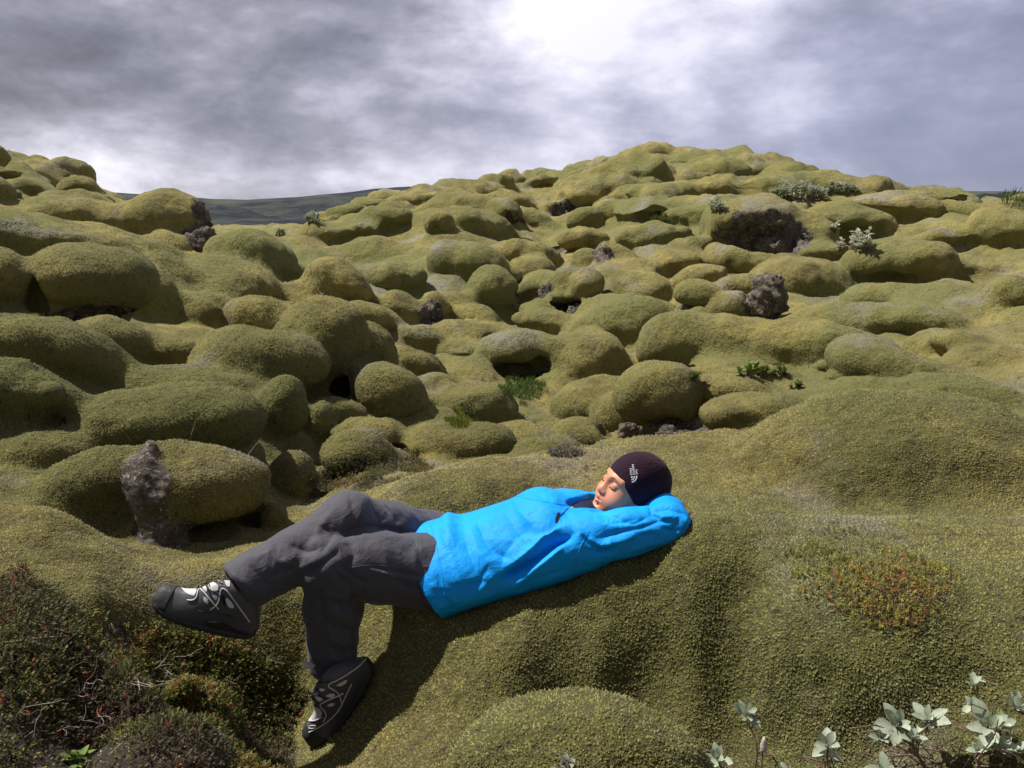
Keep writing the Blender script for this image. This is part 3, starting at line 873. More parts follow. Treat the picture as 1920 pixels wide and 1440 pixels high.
# ---- plain beyond the lava field, and the distant hills
def grid_sheet(name, Xg, Yg, Zg, mat, **kw):
    nx, ny = Xg.shape
    V = np.stack([Xg, Yg, Zg], -1).reshape(-1, 3)
    I = np.arange(nx*ny).reshape(nx, ny)
    Qd = np.stack([I[:-1, :-1], I[1:, :-1], I[1:, 1:], I[:-1, 1:]], -1).reshape(-1, 4)
    nrm = np.cross(V[Qd[0, 2]]-V[Qd[0, 0]], V[Qd[0, 3]]-V[Qd[0, 1]])
    if nrm[2] < 0: Qd = Qd[:, ::-1]
    return make_mesh(name, V, Qd, mat, **kw)
def hill_material():
    m, t, b = new_mat('hill_turf')
    P_ = t.add('ShaderNodeNewGeometry').outputs['Position']
    st = t.vmath('MULTIPLY', P_, (1, 1, 2.6)).outputs[0]
    n1 = t.noise(st, 0.0075, 7, 0.62)
    col = t.ramp(n1, [(0.43, (0.008, 0.010, 0.018)), (0.49, (0.024, 0.031, 0.028)), (0.58, (0.046, 0.056, 0.038)), (0.72, (0.075, 0.085, 0.05))])
    nz_ = t.add('ShaderNodeSeparateXYZ', i_0=t.add('ShaderNodeNewGeometry').outputs['Normal']).outputs[2]
    col = t.mix(t.step(nz_, 0.86, 0.74), col, (0.030, 0.032, 0.038))
    nr = bump(t, t.noise(st, 0.03, 6, 0.65), 1.0, 6.0)
    set_bsdf(t, b, col, 0.95, 0.1, nr)
    return m
def plain_material():
    m, t, b = new_mat('plain_turf')
    P_ = t.add('ShaderNodeNewGeometry').outputs['Position']
    n1 = t.noise(P_, 0.05, 7, 0.65)
    col = t.ramp(n1, [(0.35, (0.05, 0.055, 0.025)), (0.55, (0.11, 0.105, 0.035)), (0.7, (0.15, 0.14, 0.05))])
    set_bsdf(t, b, col, 0.95, 0.1, bump(t, t.noise(P_, 0.9, 5, 0.65), 0.9, 0.5))
    return m
HILLM = hill_material(); PLM = plain_material()
th = np.linspace(-math.pi, math.pi, 361)
# one sheet to the horizon: in front of the detailed field it dives beneath it
rr = np.concatenate([[0.02, 0.6, 1.3], np.geomspace(2, 46, 40), np.geomspace(50, 9000, 60)])
T, RR = np.meshgrid(th, rr, indexing='ij')
inside = (np.abs(T) < AZ+0.04)
hb = interp2(np.clip(T, -AZ, AZ), np.log(np.clip(RR, R0, R1)))
Zp = CAM[2] + hb*np.minimum(RR, R1)
Zp = np.where(RR < R0, CAM[2]-1.62, Zp)
flat = CAM[2]-3.2
sm = np.clip((RR-40)/60, 0, 1); sm = sm*sm*(3-2*sm)
Pn = np.stack([np.sin(T)*RR, np.cos(T)*RR, 0*RR], -1).reshape(-1, 3)
Zp = Zp*(1-sm) + sm*(flat + fbm(Pn, 0.02, 3, 3).reshape(T.shape)*1.0)
dive = np.where(inside & (RR < 44), 0.6+0.05*RR, 0.0)
Zp = Zp - dive
grid_sheet('ground_beyond', np.sin(T)*RR, np.cos(T)*RR, Zp, PLM)['kind'] = 'structure'
# hills
azh = np.linspace(-0.95, 0.95, 420); dh = np.linspace(0, 1, 60)
crest_px = np.array([-900, 0, 190, 300, 400, 470, 560, 600, 660, 700, 750, 800, 1000, 1300, 2800]); crest_py = np.array([345, 362, 368, 372, 378, 379, 374, 370, 364, 358, 354, 352, 352, 360, 385])
A_, D_ = np.meshgrid(azh, dh, indexing='ij')
px_ = 960+np.tan(A_)*F/math.cos(PITCH)*1.0
hc = (421-np.interp(px_, crest_px, crest_py))/F*1.03
dist_h = 900 + D_*1500
prof = np.where(D_ < 0.62, (D_/0.62)**0.85, 1-(D_-0.62)*0.5)
crest_h = hc*(900+0.62*1500)
Ph = np.stack([np.sin(A_)*dist_h, np.cos(A_)*dist_h, 0*D_], -1).reshape(-1, 3)
rough = fbm(Ph*np.array([1, 1, 1]), 0.004, 5, 77, 0.55).reshape(A_.shape)
gul = np.abs(fbm(Ph, 0.009, 4, 87, 0.55)).reshape(A_.shape)
Zh = CAM[2]-3.2-2 + prof*(crest_h+5) + (rough*8 - gul*14)*np.clip(prof*(1-prof)*4, 0, 1) + rough*1.2
hills = grid_sheet('hills', np.sin(A_)*dist_h, np.cos(A_)*dist_h, Zh, HILLM)
hills['kind'] = 'structure'
Pterr, Qterr, Nterr = P, Q, N
Tarea, Tfpx, Tfpy, Tfdist = farea, fpx, fpy, fdist
Twob = wob[Q].mean(1)
# ------------------------------------------------------------------ the reclining person
def to_px(P):
    v = P-CAM
    z = v[..., 1]*math.cos(PITCH)-v[..., 2]*math.sin(PITCH)
    return 960+F*v[..., 0]/z, 720-F*(v[..., 1]*math.sin(PITCH)+v[..., 2]*math.cos(PITCH))/z
def nrmz(v): v = np.asarray(v, float); return v/np.linalg.norm(v)
class Grid:
    def __init__(s, xs, ys, zs):
        s.xs, s.ys, s.zs = xs, ys, zs
        s.X, s.Y, s.Z = np.meshgrid(xs, ys, zs, indexing='ij', sparse=True)
        s.F = np.full((len(xs), len(ys), len(zs)), 1.0, np.float32)
    def mesh(s):
        V, Qd = surface_nets(s.F)
        P = np.stack([np.interp(V[:, i], np.arange(len(a)), a) for i, a in enumerate((s.xs, s.ys, s.zs))], 1)
        n = vert_normals(P, Qd)
        c = P.mean(0)
        if ((P-c)*n).sum() < 0: Qd = Qd[:, ::-1].copy(); n = -n
        return P, Qd, n
def ucap(g, a, b, ra, rb):
    """round cone"""
    a = np.asarray(a); b = np.asarray(b); d = b-a; L2 = (d**2).sum()
    t = ((g.X-a[0])*d[0]+(g.Y-a[1])*d[1]+(g.Z-a[2])*d[2])/L2
    t = np.clip(t, 0, 1)
    q = np.sqrt((g.X-a[0]-t*d[0])**2+(g.Y-a[1]-t*d[1])**2+(g.Z-a[2]-t*d[2])**2)
    return q-(ra+(rb-ra)*t)
def uell(g, c, rad, ax=None):
    if ax is None: ax = np.eye(3)
    q = [(g.X-c[0])*a[0]+(g.Y-c[1])*a[1]+(g.Z-c[2])*a[2] for a in ax]
    k0 = np.sqrt(sum((q[i]/rad[i])**2 for i in range(3))); k1 = np.sqrt(sum((q[i]/rad[i]**2)**2 for i in range(3)))
    return k0*(k0-1)/np.maximum(k1, 1e-6)
def gridbox(lo, hi, st):
    return Grid(*[np.arange(lo[i], hi[i]+st, st) for i in range(3)])
def chain(g, pts, k=0.03):
    r = None
    for (a, ra), (b, rb) in zip(pts[:-1], pts[1:]):
        d = ucap(g, a, b, ra, rb); r = d if r is None else smin(r, d, k)
    return r
def strokes(P, N, S):
    """folds: each stroke (points in photo pixels on the near side, radius px, height m)"""
    px, py = to_px(P)
    vw = CAM-P; vw /= np.linalg.norm(vw, axis=1)[:, None]
    fc_ = np.clip((N*vw).sum(1)*2.5+0.3, 0, 1)
    out_ = np.zeros(len(P))
    for pts, rad, amp in S:
        pts = np.array(pts, float)
        dm = np.full(len(P), 1e9); tt = np.zeros(len(P)); nseg = len(pts)-1
        for i in range(nseg):
            a, b = pts[i], pts[i+1]; d = b-a; t = np.clip(((px-a[0])*d[0]+(py-a[1])*d[1])/(d@d), 0, 1)
            q = np.hypot(px-a[0]-t*d[0], py-a[1]-t*d[1])
            m = q < dm; dm[m] = q[m]; tt[m] = (i+t[m])/nseg
        e = np.exp(-(dm/rad)**1.45)*np.clip(np.minimum(tt, 1-tt)*5+0.15, 0, 1)
        out_ += e*amp
    return out_*fc_

def cloth_mat(name, col, rough, spec, weave=900, wr=(18, 0.5, 0.006), sheen=0.0, tint=None):
    m, t, b = new_mat(name)
    P_ = t.add('ShaderNodeTexCoord').outputs['Object']
    n = t.noise(P_, 6.0, 4, 0.6)
    c = t.mix(t.step(n, 0.3, 0.7), tuple(x*0.9 for x in col), tuple(min(1, x*1.08) for x in col))
    wn = t.noise(P_, wr[0], 5, 0.55, 1.2)
    rg_ = t.math('ABSOLUTE', t.math('SUBTRACT', t.noise(P_, wr[0]*.55, 3, 0.5, 0.8), 0.5))
    nr = bump(t, t.math('MULTIPLY_ADD', rg_, -2.2, wn), wr[1], wr[2])
    nr = bump(t, t.noise(P_, weave, 2, 0.5), 0.25, 0.0006, nr)
    set_bsdf(t, b, c, rough, spec, nr)
    b.inputs['Sheen Weight'].default_value = sheen
    return m
JACK = cloth_mat('blue_shell_fabric', (0.003, 0.290, 0.84), 0.62, 0.18, wr=(26, 0.45, 0.007))
TROU = cloth_mat('charcoal_trouser_fabric', (0.054, 0.052, 0.068), 0.75, 0.3, wr=(22, 0.5, 0.008), sheen=0.1)
FLEECE = cloth_mat('dark_plum_fleece', (0.022, 0.009, 0.019), 0.95, 0.10, weave=500, wr=(90, 0.8, 0.004), sheen=0.06)
GREYF = cloth_mat('pale_grey_lining', (0.30, 0.30, 0.34), 0.9, 0.2, wr=(120, 0.6, 0.003))
NAVY = cloth_mat('navy_lining', (0.012, 0.016, 0.045), 0.8, 0.2)
DGREY = cloth_mat('dark_grey_shoe_leather', (0.060, 0.061, 0.068), 0.55, 0.4, wr=(60, 0.3, 0.002))
LGREY = cloth_mat('light_grey_mesh', (0.56, 0.55, 0.55), 0.7, 0.3, weave=700, wr=(200, 0.5, 0.002))
SOLE = cloth_mat('black_rubber', (0.022, 0.023, 0.027), 0.6, 0.35, wr=(50, 0.5, 0.003))
PIPE = simple_mat('silver_piping', (0.50, 0.49, 0.50), 0.45, 0.5)
BLACK = simple_mat('black_cord', (0.008, 0.008, 0.009), 0.6, 0.3)
WHITE = simple_mat('white_embroidery', (0.75, 0.74, 0.76), 0.7, 0.3)
DARKHAIR = simple_mat('dark_brown_hair', (0.02, 0.012, 0.010), 0.6, 0.3)
BROWH = simple_mat('thin_brow_hair', (0.16, 0.075, 0.045), 0.7, 0.3)
def skin_material():
    m, t, b = new_mat('skin')
    c = t.add('ShaderNodeVertexColor', layer_name='tint').outputs[0]
    P_ = t.add('ShaderNodeTexCoord').outputs['Object']
    n = t.noise(P_, 60, 4, 0.6)
    c2 = t.mix(t.math('MULTIPLY', n, 0.25), c, (0.62, 0.25, 0.15))
    set_bsdf(t, b, c2, 0.48, 0.4, bump(t, t.noise(P_, 350, 3, 0.6), 0.2, 0.0008))
    b.inputs['Subsurface Weight'].default_value = 0.08
    b.inputs['Subsurface Radius'].default_value = (0.8, 0.3, 0.15)
    b.inputs['Subsurface Scale'].default_value = 0.01
    return m
SKIN = skin_material()

# ---- joints
SHN = atY(1092, 1015, 2.50); ELN = atY(1256, 981, 2.50); WRN = atY(1212, 958, 2.72)
SHF = atY(1085, 972, 2.80); ELF = atY(1225, 932, 2.98); WRF = atY(1215, 950, 2.80)
NECK = atY(1150, 985, 2.66)
HEAD = atY(1180, 915, 2.66)
HF = nrmz([-0.875, -0.37, 0.36]); HU = np.array([0.40, -0.02, 0.90]); HU = nrmz(HU-HF*(HU@HF)); HS = np.cross(HU, HF)   # HS: towards the camera side (left of the face)
if HS[1] > 0: HS = -HS
HAX = (HS, HF, HU)
def hl(s, f, u): return HEAD + HS*s + HF*f + HU*u
TU = nrmz(atY(1080, 985, 2.64)-atY(805, 1068, 2.60)); TL = np.array([0.0, 1, 0]); TL = nrmz(TL-TU*(TL@TU)); TN_ = np.cross(TU, TL)
if TN_[2] < 0: TN_ = -TN_
TN_ = nrmz(TN_-0.12*TL); TL = nrmz(TL+0.12*TN_)
TAX = (TU, TL, TN_)
person = empty('person', atY(960, 1090, 2.62))
tag(person, 'person in a blue jacket and dark beanie lying back asleep on the near moss mound', 'person')

# ---- body: one skin surface, finer round the head
def span(a, b, fa, fb, fine, coarse):
    s = [a]; 
    while s[-1] < b:
        x = s[-1]; s.append(x+(fine if fa-0.01 < x < fb else coarse))
    return np.array(s)
g = Grid(span(-0.35, 0.66, HEAD[0]-.13, HEAD[0]+.10, .0022, .007), span(2.35, 3.10, HEAD[1]-.12, HEAD[1]+.09, .0026, .007), span(0.42, 0.95, HEAD[2]-.125, HEAD[2]+.12, .0022, .007))
def hell(c, rad): return uell(g, hl(*c), rad, HAX)
def hcap(a, b, ra, rb): return ucap(g, hl(*a), hl(*b), ra, rb)
h = hell((0, -0.012, 0.030), (.073, .092, .086))
h = smin(h, hell((0, .024, -.022), (.063, .062, .080)), .03)
h = smin(h, hell((0, .036, -.068), (.046, .046, .040)), .03)
h = smin(h, hell((0, .070, -.092), (.022, .018, .017)), .02)
for s_ in (-1, 1):
    h = smin(h, hell((s_*.035, .054, -.042), (.031, .029, .030)), .03)
    h = smin(h, hcap((s_*.014, .080, .022), (s_*.046, .064, .024), .009, .008), .02)
h = smin(h, hcap((0, .082, .016), (0, .094, -.024), .007, .0115), .016)
h = smin(h, hell((0, .096, -.029), (.0140, .012, .012)), .012)
for s_ in (-1, 1):
    h = smin(h, hell((s_*.0145, .089, -.033), (.0095, .011, .009)), .007)
    h = smax(h, -hell((s_*.0075, .096, -.0415), (.0038, .006, .0035)), .003)
    h = smax(h, -hell((s_*.031, .094, .004), (.014, .012, .0085)), .016)
    h = smin(h, hell((s_*.031, .072, .001), (.0145, .0135, .0125)), .004)
    h = smin(h, hcap((s_*.021, .0845, -.0065), (s_*.041, .079, -.0065), .0022, .002), .004)
h = smin(h, hell((0, .080, -.058), (.024, .014, .016)), .012)
for s_ in (-1, 1):
    h = smin(h, hcap((0, .0935, -.0545), (s_*.019, .083, -.0600), .0058, .0030), .005)
    h = smin(h, hcap((0, .0920, -.0680), (s_*.017, .082, -.0635), .0068, .0032), .005)
    h = smax(h, -hcap((0, .1005, -.0615), (s_*.022, .086, -.0620), .0018, .0014), .003)
h = smax(h, -hell((0, .093, -.0795), (.016, .007, .005)), .008)
for s_ in (-1, 1):
    e = hell((s_*.073, -.012, -.012), (.008, .019, .031))
    e = smax(e, -hell((s_*.079, -.008, -.008), (.006, .010, .018)), .006)
    h = smin(h, e, .008)
    h = smin(h, hell((s_*.070, .000, -.036), (.007, .008, .009)), .006)
body_ = smin(h, ucap(g, hl(0, -.025, -.05), NECK, .056, .060), .03)
for c_, r_ in (((860, 1055, 2.62), (.14, .15, .09)), ((950, 1030, 2.62), (.15, .15, .095)), ((1050, 1000, 2.64), (.13, .17, .10))):
    body_ = smin(body_, uell(g, atY(*c_), r_, TAX), .06)
for sh, el, wr in ((SHN, ELN, WRN), (SHF, ELF, WRF)):
    body_ = smin(body_, chain(g, [(sh, .048), (el, .036), (wr, .024)], .02), .03)
    # palm under the back of the head and five fingers folded round it
    d_ = nrmz(hl(0, -.10, -.02)-wr); fdir = nrmz(np.array([-.25, (1 if wr[1] < 2.75 else -1)*.75, .35]))
    pc = wr + fdir*.045
    side = nrmz(np.cross(fdir, [0.5, 0, 1])); body_ = smin(body_, uell(g, pc, (.042, .036, .014), (fdir, side, np.cross(fdir, side))), .012)
    for q, (o_, ln) in enumerate(((-.027, .062), (-.009, .072), (.009, .069), (.027, .055))):
        a0 = pc+fdir*.035+side*o_; a1 = a0+nrmz(fdir+np.array([.1, 0, .25]))*ln*.5; a2 = a1+nrmz(fdir+np.array([-.2, 0, .5]))*ln*.5
        body_ = smin(body_, chain(g, [(a0, .0088), (a1, .0080), (a2, .0070)], .004), .005)
    t0 = pc-fdir*.02+side*.034; body_ = smin(body_, chain(g, [(t0, .011), (t0+side*.022+fdir*.025, .0095), (t0+side*.028+fdir*.052, .008)], .006), .010)
g.F = body_.astype(np.float32)
BP, BQ, BN = g.mesh()
loc = (BP-HEAD)@np.array(HAX).T
tint = np.tile(np.array([0.53, 0.235, 0.130]), (len(BP), 1))
def blend(mask, c):
    global tint
    tint = tint*(1-mask[:, None]) + np.array(c)*mask[:, None]
def gauss(c, r): return np.exp(-(((loc-np.array(c))/np.array(r))**2).sum(1))
for s_ in (-1, 1):
    blend(gauss((s_*.038, .08, -.03), (.022, .03, .020))*.45, (0.68, 0.26, 0.17))
    blend(gauss((s_*.031, .085, .004), (.015, .02, .010))*.4, (0.36, 0.15, 0.10))
blend(np.clip(gauss((0, .094, -.0545), (.019, .02, .0058))*1.3, 0, 1)*.75, (0.50, 0.16, 0.14))
blend(np.clip(gauss((0, .092, -.0675), (.018, .02, .0065))*1.3, 0, 1)*.75, (0.56, 0.19, 0.16))
blend(np.clip(gauss((0, .095, -.0615), (.021, .03, .0014))*1.2, 0, 1)*.8, (0.16, 0.05, 0.045))
blend(gauss((0, .108, -.03), (.014, .02, .012))*.4, (0.66, 0.27, 0.19))
o_body = child_mesh('body', BP, BQ, SKIN, person, normals=BN, colattr=tint)

def bvh_of(P_, Q_): return BVHTree.FromPolygons([Vector(p) for p in P_], [tuple(int(i) for i in q) for q in Q_])
def tube(pts, rad, ns=6, closed_ends=True):
    pts = [np.asarray(p, float) for p in pts]; n_ = len(pts)
    rad = np.broadcast_to(rad, (n_,)) if np.ndim(rad) else np.full(n_, rad)
    V_ = []; Q_ = []
    t0 = nrmz(pts[1]-pts[0]); up = nrmz(np.cross(t0, [0.3, 0.5, 0.8]))
    for i in range(n_):
        t = nrmz(pts[min(i+1, n_-1)]-pts[max(i-1, 0)]); up = nrmz(up-t*(up@t)); sd_ = np.cross(t, up)
        for k in range(ns):
            a = 2*math.pi*k/ns; V_.append(pts[i]+(up*math.cos(a)+sd_*math.sin(a))*rad[i])
    for i in range(n_-1):
        for k in range(ns): Q_.append((i*ns+k, i*ns+(k+1) % ns, (i+1)*ns+(k+1) % ns, (i+1)*ns+k))
    Q_.append(tuple(range(ns))[::-1][:4] if ns == 4 else (0, 0, 0, 0)); Q_.pop()
    return np.array(V_), np.array(Q_)
def join(parts):
    V_ = []; Q_ = []; o = 0
    for v, q in parts:
        V_.append(v); Q_.append(np.asarray(q)+o); o += len(v)
    return np.concatenate(V_), np.concatenate(Q_)
def cast(bvh, px, py):
    d = dir_px(px, py); d = d/np.linalg.norm(d)
    r = bvh.ray_cast(Vector(CAM), Vector(d))
    if r[0] is None: return None
    n = np.array(r[1]); p = np.array(r[0])
    if n@d > 0: n = -n
    return p, n
def resample(pts, st):
    pts = np.array(pts, float); out_ = [pts[0]]
    for a, b in zip(pts[:-1], pts[1:]):
        k = max(1, int(np.linalg.norm(b-a)/st))
        for i in range(1, k+1): out_.append(a+(b-a)*i/k)
    return out_
def smooth_line(pts, it=2):
    pts = [np.array(p, float) for p in pts]
    for _ in range(it):
        q = [pts[0]]
        for a, b in zip(pts[:-1], pts[1:]): q += [a*.75+b*.25, a*.25+b*.75]
        q.append(pts[-1]); pts = q
    return pts
def surf_line(bvh, pts, wpx, off=0.0008, ns=5, flat=0.4, taper=False):
    """raised line lying on a surface"""
    pp = []
    for p in resample(smooth_line(pts), 2.0):
        h_ = cast(bvh, *p)
        if h_: pp.append(h_[0]+h_[1]*off)
    if len(pp) < 2: return None
    rr_ = np.full(len(pp), wpx*0.5*0.00165)
    if taper: rr_ *= np.clip(np.minimum(np.linspace(0, 4, len(pp)), np.linspace(4, 0, len(pp)))+.25, 0, 1)
    return tube(pp, rr_, ns)
def in_poly(x, y, poly):
    c = False; n_ = len(poly)
    for i in range(n_):
        x1, y1 = poly[i]; x2, y2 = poly[(i+1) % n_]
        if (y1 > y) != (y2 > y) and x < (x2-x1)*(y-y1)/(y2-y1)+x1: c = not c
    return c
def surf_patch(bvh, poly, off=0.0015, step=1.0, rnd=True):
    poly = [tuple(p) for p in (smooth_line(list(poly)+[poly[0]], 1)[:-1] if rnd else poly)]
    xs = [p[0] for p in poly]; ys = [p[1] for p in poly]
    nx = int((max(xs)-min(xs))/step)+2; ny = int((max(ys)-min(ys))/step)+2
    idx_ = {}; V_ = []
    for i in range(nx):
        for j in range(ny):
            x = min(xs)+i*step; y = min(ys)+j*step
            if in_poly(x, y, poly):
                h_ = cast(bvh, x, y)
                if h_: idx_[(i, j)] = len(V_); V_.append(h_[0]+h_[1]*off)
    Q_ = [(idx_[(i, j)], idx_[(i, j+1)], idx_[(i+1, j+1)], idx_[(i+1, j)]) for (i, j) in idx_ if (i, j+1) in idx_ and (i+1, j+1) in idx_ and (i+1, j) in idx_]
    if not Q_: return None
    V_ = np.array(V_); Q_ = np.array(Q_)
    # drop quads that jump in depth
    d_ = V_[Q_]; ok = (np.abs(d_[:, :, 1]-d_[:, :1, 1]).max(1) < 0.03)
    return V_, Q_[ok]

# face lines
bvb = bvh_of(BP, BQ)
def on_face(pts, lift=0.0006):
    out_ = []
    for s, f, u in pts:
        o = hl(s, f+.06, u); r = bvb.ray_cast(Vector(o), Vector(-HF))
        if r[0] is not None: out_.append(np.array(r[0])+HF*lift)
    return out_
for s_, nm in ((1, 'left'), (-1, 'right')):
    pts = [(s_*(.013+.036*t), .1, .0205+.0075*math.sin(math.pi*min(1, t*1.15))-.006*t) for t in np.linspace(0, 1, 10)]
    v, q = tube(on_face(pts), [0.0006]+[.0015]*3+[.0013]*3+[.0010, .0007, .0004], 5)
    child_mesh('eyebrow', v, q, BROWH, person)
    pts = [(s_*(.0185+.0265*t), .1, -.0035-.0050*math.sin(math.pi*t)-.001*t) for t in np.linspace(0, 1, 10)]
    v, q = tube(on_face(pts), [0.0007]+[.0015]*3+[.0018]*4+[.0014, .0007], 5)
    child_mesh('eyelashes', v, q, DARKHAIR, person)

# ---- beanie
g = gridbox(HEAD-.15, HEAD+.15, .0028)
def hell(c, rad): return uell(g, hl(*c), rad, HAX)
b_ = hell((0, -0.028, 0.032), (.086, .109, .099))
b_ = smin(b_, hell((0, -.005, .010), (.081, .092, .090)), .02)
cutv = (g.X-HEAD[0])*(HF*-.62+HU*.78)[0]+(g.Y-HEAD[1])*(HF*-.62+HU*.78)[1]+(g.Z-HEAD[2])*(HF*-.62+HU*.78)[2]
inner = hell((0, -0.012, 0.030), (.0735, .092, .086))
b_ = smax(b_, -(cutv+.024), .006)
b_ = np.maximum(b_, -np.maximum(inner, cutv+.010))
g.F = b_.astype(np.float32)
P_, Q_, N_ = g.mesh()
P_ = P_+N_*(vnoise(P_, 45, 3)*.0008+vnoise(P_, 16, 4)*.0015)[:, None]
beanie = child_mesh('beanie', P_, Q_, FLEECE, person, normals=vert_normals(P_, Q_))
bvh_h = bvh_of(P_, Q_)
def hat_patch(poly): return surf_patch(bvh_h, poly, .0010, .35, rnd=False)
# half dome of three quarter arcs, and three short lines of lettering beside it
lx, ly = 1187.0, 906.5
LA = R(98)                        # reading direction of the lettering: downwards
ex_ = np.array([math.cos(LA-.26), math.sin(LA-.26)]); ey_ = np.array([ex_[1], -ex_[0]])
def lg(a, b): return tuple(np.array([1190.0, 905.0])+ex_*a+ey_*b)
lines_txt = ['THE', 'NORTH', 'FACE']
parts_ = []
def arc_band(r0, r1):
    A_ = np.linspace(0, math.pi/2, 9)
    return [lg(-12.5+r1*math.sin(a), -5.5+r1*math.cos(a)) for a in A_] + [lg(-12.5+r0*math.sin(a), -5.5+r0*math.cos(a)) for a in A_[::-1]]
for r0, r1 in ((0, 3.6), (5.0, 7.6), (9.0, 12.2)):
    pp = hat_patch(arc_band(r0, r1))
    if pp: parts_.append(pp)
v, q = join(parts_)
om = make_mesh('emblem', v-np.array(person.location)-0, q, WHITE, beanie); om['label'] = 'white quarter dome of three arcs stitched on the beanie'
tv = []
for li, tx in enumerate(lines_txt):
    cu = bpy.data.curves.new('t', 'FONT'); cu.body = tx; cu.size = 1.0; cu.align_x = 'RIGHT'
    to = bpy.data.objects.new('t', cu); COL.objects.link(to)
    dg = bpy.context.evaluated_depsgraph_get(); dg.update(); me = bpy.data.meshes.new_from_object(to.evaluated_get(dg))
    co = np.array([tuple(vv.co) for vv in me.vertices]); fs = [tuple(p.vertices) for p in me.polygons]
    bpy.data.objects.remove(to); bpy.data.curves.remove(cu)
    for f in fs:
        pts3 = []
        for i in f:
            a = -14.5 + co[i, 0]*5.6; b = (3.6-li*5.0) + co[i, 1]*5.6
            h_ = cast(bvh_h, *lg(a, b))
            if h_: pts3.append(h_[0]+h_[1]*.0012)
        if len(pts3) == len(f):
            for k in range(1, len(f)-1): tv.append((pts3[0], pts3[k], pts3[k+1]))
tv = np.array(tv)
if len(tv):
    om = make_mesh('lettering', tv.reshape(-1, 3)-np.array(person.location), np.arange(len(tv)*3).reshape(-1, 3), WHITE, beanie)
    om['label'] = 'white stitched lettering on the beanie'

# ---- trousers
HPN = atY(812, 1072, 2.55); KNN = atY(614, 1056, 2.40); ANN = atY(622, 1240, 2.47)
HPF = atY(800, 1022, 2.76); KNF = atY(652, 974, 2.53); ANF = atY(452, 1096, 2.34)
g = gridbox((-0.90, 2.15, 0.18), (-0.10, 2.98, 0.98), .0048)
nearleg = chain(g, [(HPN, .120), (KNN*.55+HPN*.45, .101), (KNN, .082)], .03)
nearleg = smin(nearleg, chain(g, [(KNN, .080), (KNN*.55+ANN*.45+np.array([.012, .01, 0]), .084), (ANN, .070)], .03), .02)
farleg = chain(g, [(HPF, .118), (KNF*.5+HPF*.5, .095), (KNF, .084)], .03)
farleg = smin(farleg, chain(g, [(KNF, .082), (KNF*.5+ANF*.5+np.array([.01, 0, -.012]), .082), (ANF, .078)], .03), .03)
# cuffs cut off square
def cut(dd, p, nrm): return smax(dd, (g.X-p[0])*nrm[0]+(g.Y-p[1])*nrm[1]+(g.Z-p[2])*nrm[2], .008)
dn = nrmz(ANN-KNN); dfv = nrmz(ANF-KNF)
nearleg = cut(nearleg, ANN+dn*.030, nrmz(dn+np.array([.25, 0, 0])))
farleg = cut(farleg, ANF+dfv*.012, nrmz(dfv+np.array([0.1, 0, -.10])))
nearleg = smax(nearleg, -ucap(g, ANN+dn*.0, ANN+dn*.10, .060, .060), .004)
farleg = smax(farleg, -ucap(g, ANF+dfv*.0-dfv*.02, ANF+dfv*.10, .064, .066), .004)
pelvis = uell(g, atY(845, 1062, 2.65), (.15, .17, .115), TAX)
tr = smin(smin(nearleg, farleg, .012), pelvis, .05)
g.F = tr.astype(np.float32)
P_, Q_, N_ = g.mesh()
def ridged(P, sc_, seed): return 1-2*np.abs(vnoise(P+0.12*np.stack([vnoise(P, 5, seed+1), vnoise(P, 5, seed+2), vnoise(P, 5, seed+3)], 1), sc_, seed))
tfold = [
 # knee of the crossed leg
 ([(655, 925), (668, 985), (640, 1010)], 7, -.007), ([(690, 930), (712, 975), (705, 990)], 6, -.006), ([(722, 945), (748, 985)], 6, -.006), ([(640, 1000), (690, 988), (730, 990), (775, 1000)], 6, -.012),
 ([(660, 1005), (715, 985), (760, 988)], 8, .006), ([(600, 985), (625, 1000), (600, 1040)], 8, -.008), ([(585, 1030), (600, 990), (620, 960)], 9, .006),
 ([(540, 1020), (575, 1035), (600, 1028)], 7, -.008), ([(520, 1050), (560, 1065), (600, 1050)], 8, .007), ([(500, 1085), (530, 1070), (560, 1060)], 6, -.007), ([(470, 1060), (500, 1095), (520, 1100)], 7, -.006),
 ([(450, 1050), (480, 1045), (520, 1030)], 8, .004), ([(640, 1030), (600, 1060), (570, 1080)], 7, -.010), ([(430, 1075), (455, 1090), (480, 1110)], 6, .005),
 # near thigh
 ([(650, 1010), (665, 1040), (650, 1065)], 7, -.009), ([(690, 1060), (740, 1072), (795, 1082)], 4, -.006), ([(690, 1066), (740, 1079), (795, 1089)], 4, .005), ([(735, 1085), (770, 1100), (805, 1100)], 5, -.010), ([(700, 990), (760, 1010), (790, 1040)], 7, .004),
 ([(640, 1060), (660, 1080), (690, 1095)], 7, -.009), ([(625, 1072), (655, 1098), (665, 1125)], 6, -.010), ([(770, 1000), (790, 1050), (800, 1110)], 5, -.004),
 # near shin: stacked folds
 ([(600, 1110), (640, 1118), (668, 1100)], 7, .009), ([(615, 1122), (640, 1134), (672, 1124)], 5, -.008), ([(622, 1142), (650, 1160), (674, 1150)], 8, .010), ([(606, 1160), (630, 1182), (672, 1178)], 5, -.011),
 ([(612, 1190), (640, 1205), (668, 1200)], 8, .011), ([(620, 1214), (645, 1224), (660, 1205)], 5, -.010), ([(615, 1232), (645, 1240), (672, 1222)], 7, .009), ([(600, 1100), (606, 1160), (614, 1230)], 6, -.009), ([(580, 1100), (582, 1170), (592, 1230)], 9, .005)]
dsp = strokes(P_, N_, tfold) + ridged(P_, 11, 5)*.0035 + ridged(P_, 24, 15)*.0014
P_ = P_+N_*dsp[:, None]
trousers = child_mesh('trousers', P_, Q_, TROU, person, normals=vert_normals(P_, Q_))
bvh_t = bvh_of(P_, Q_)
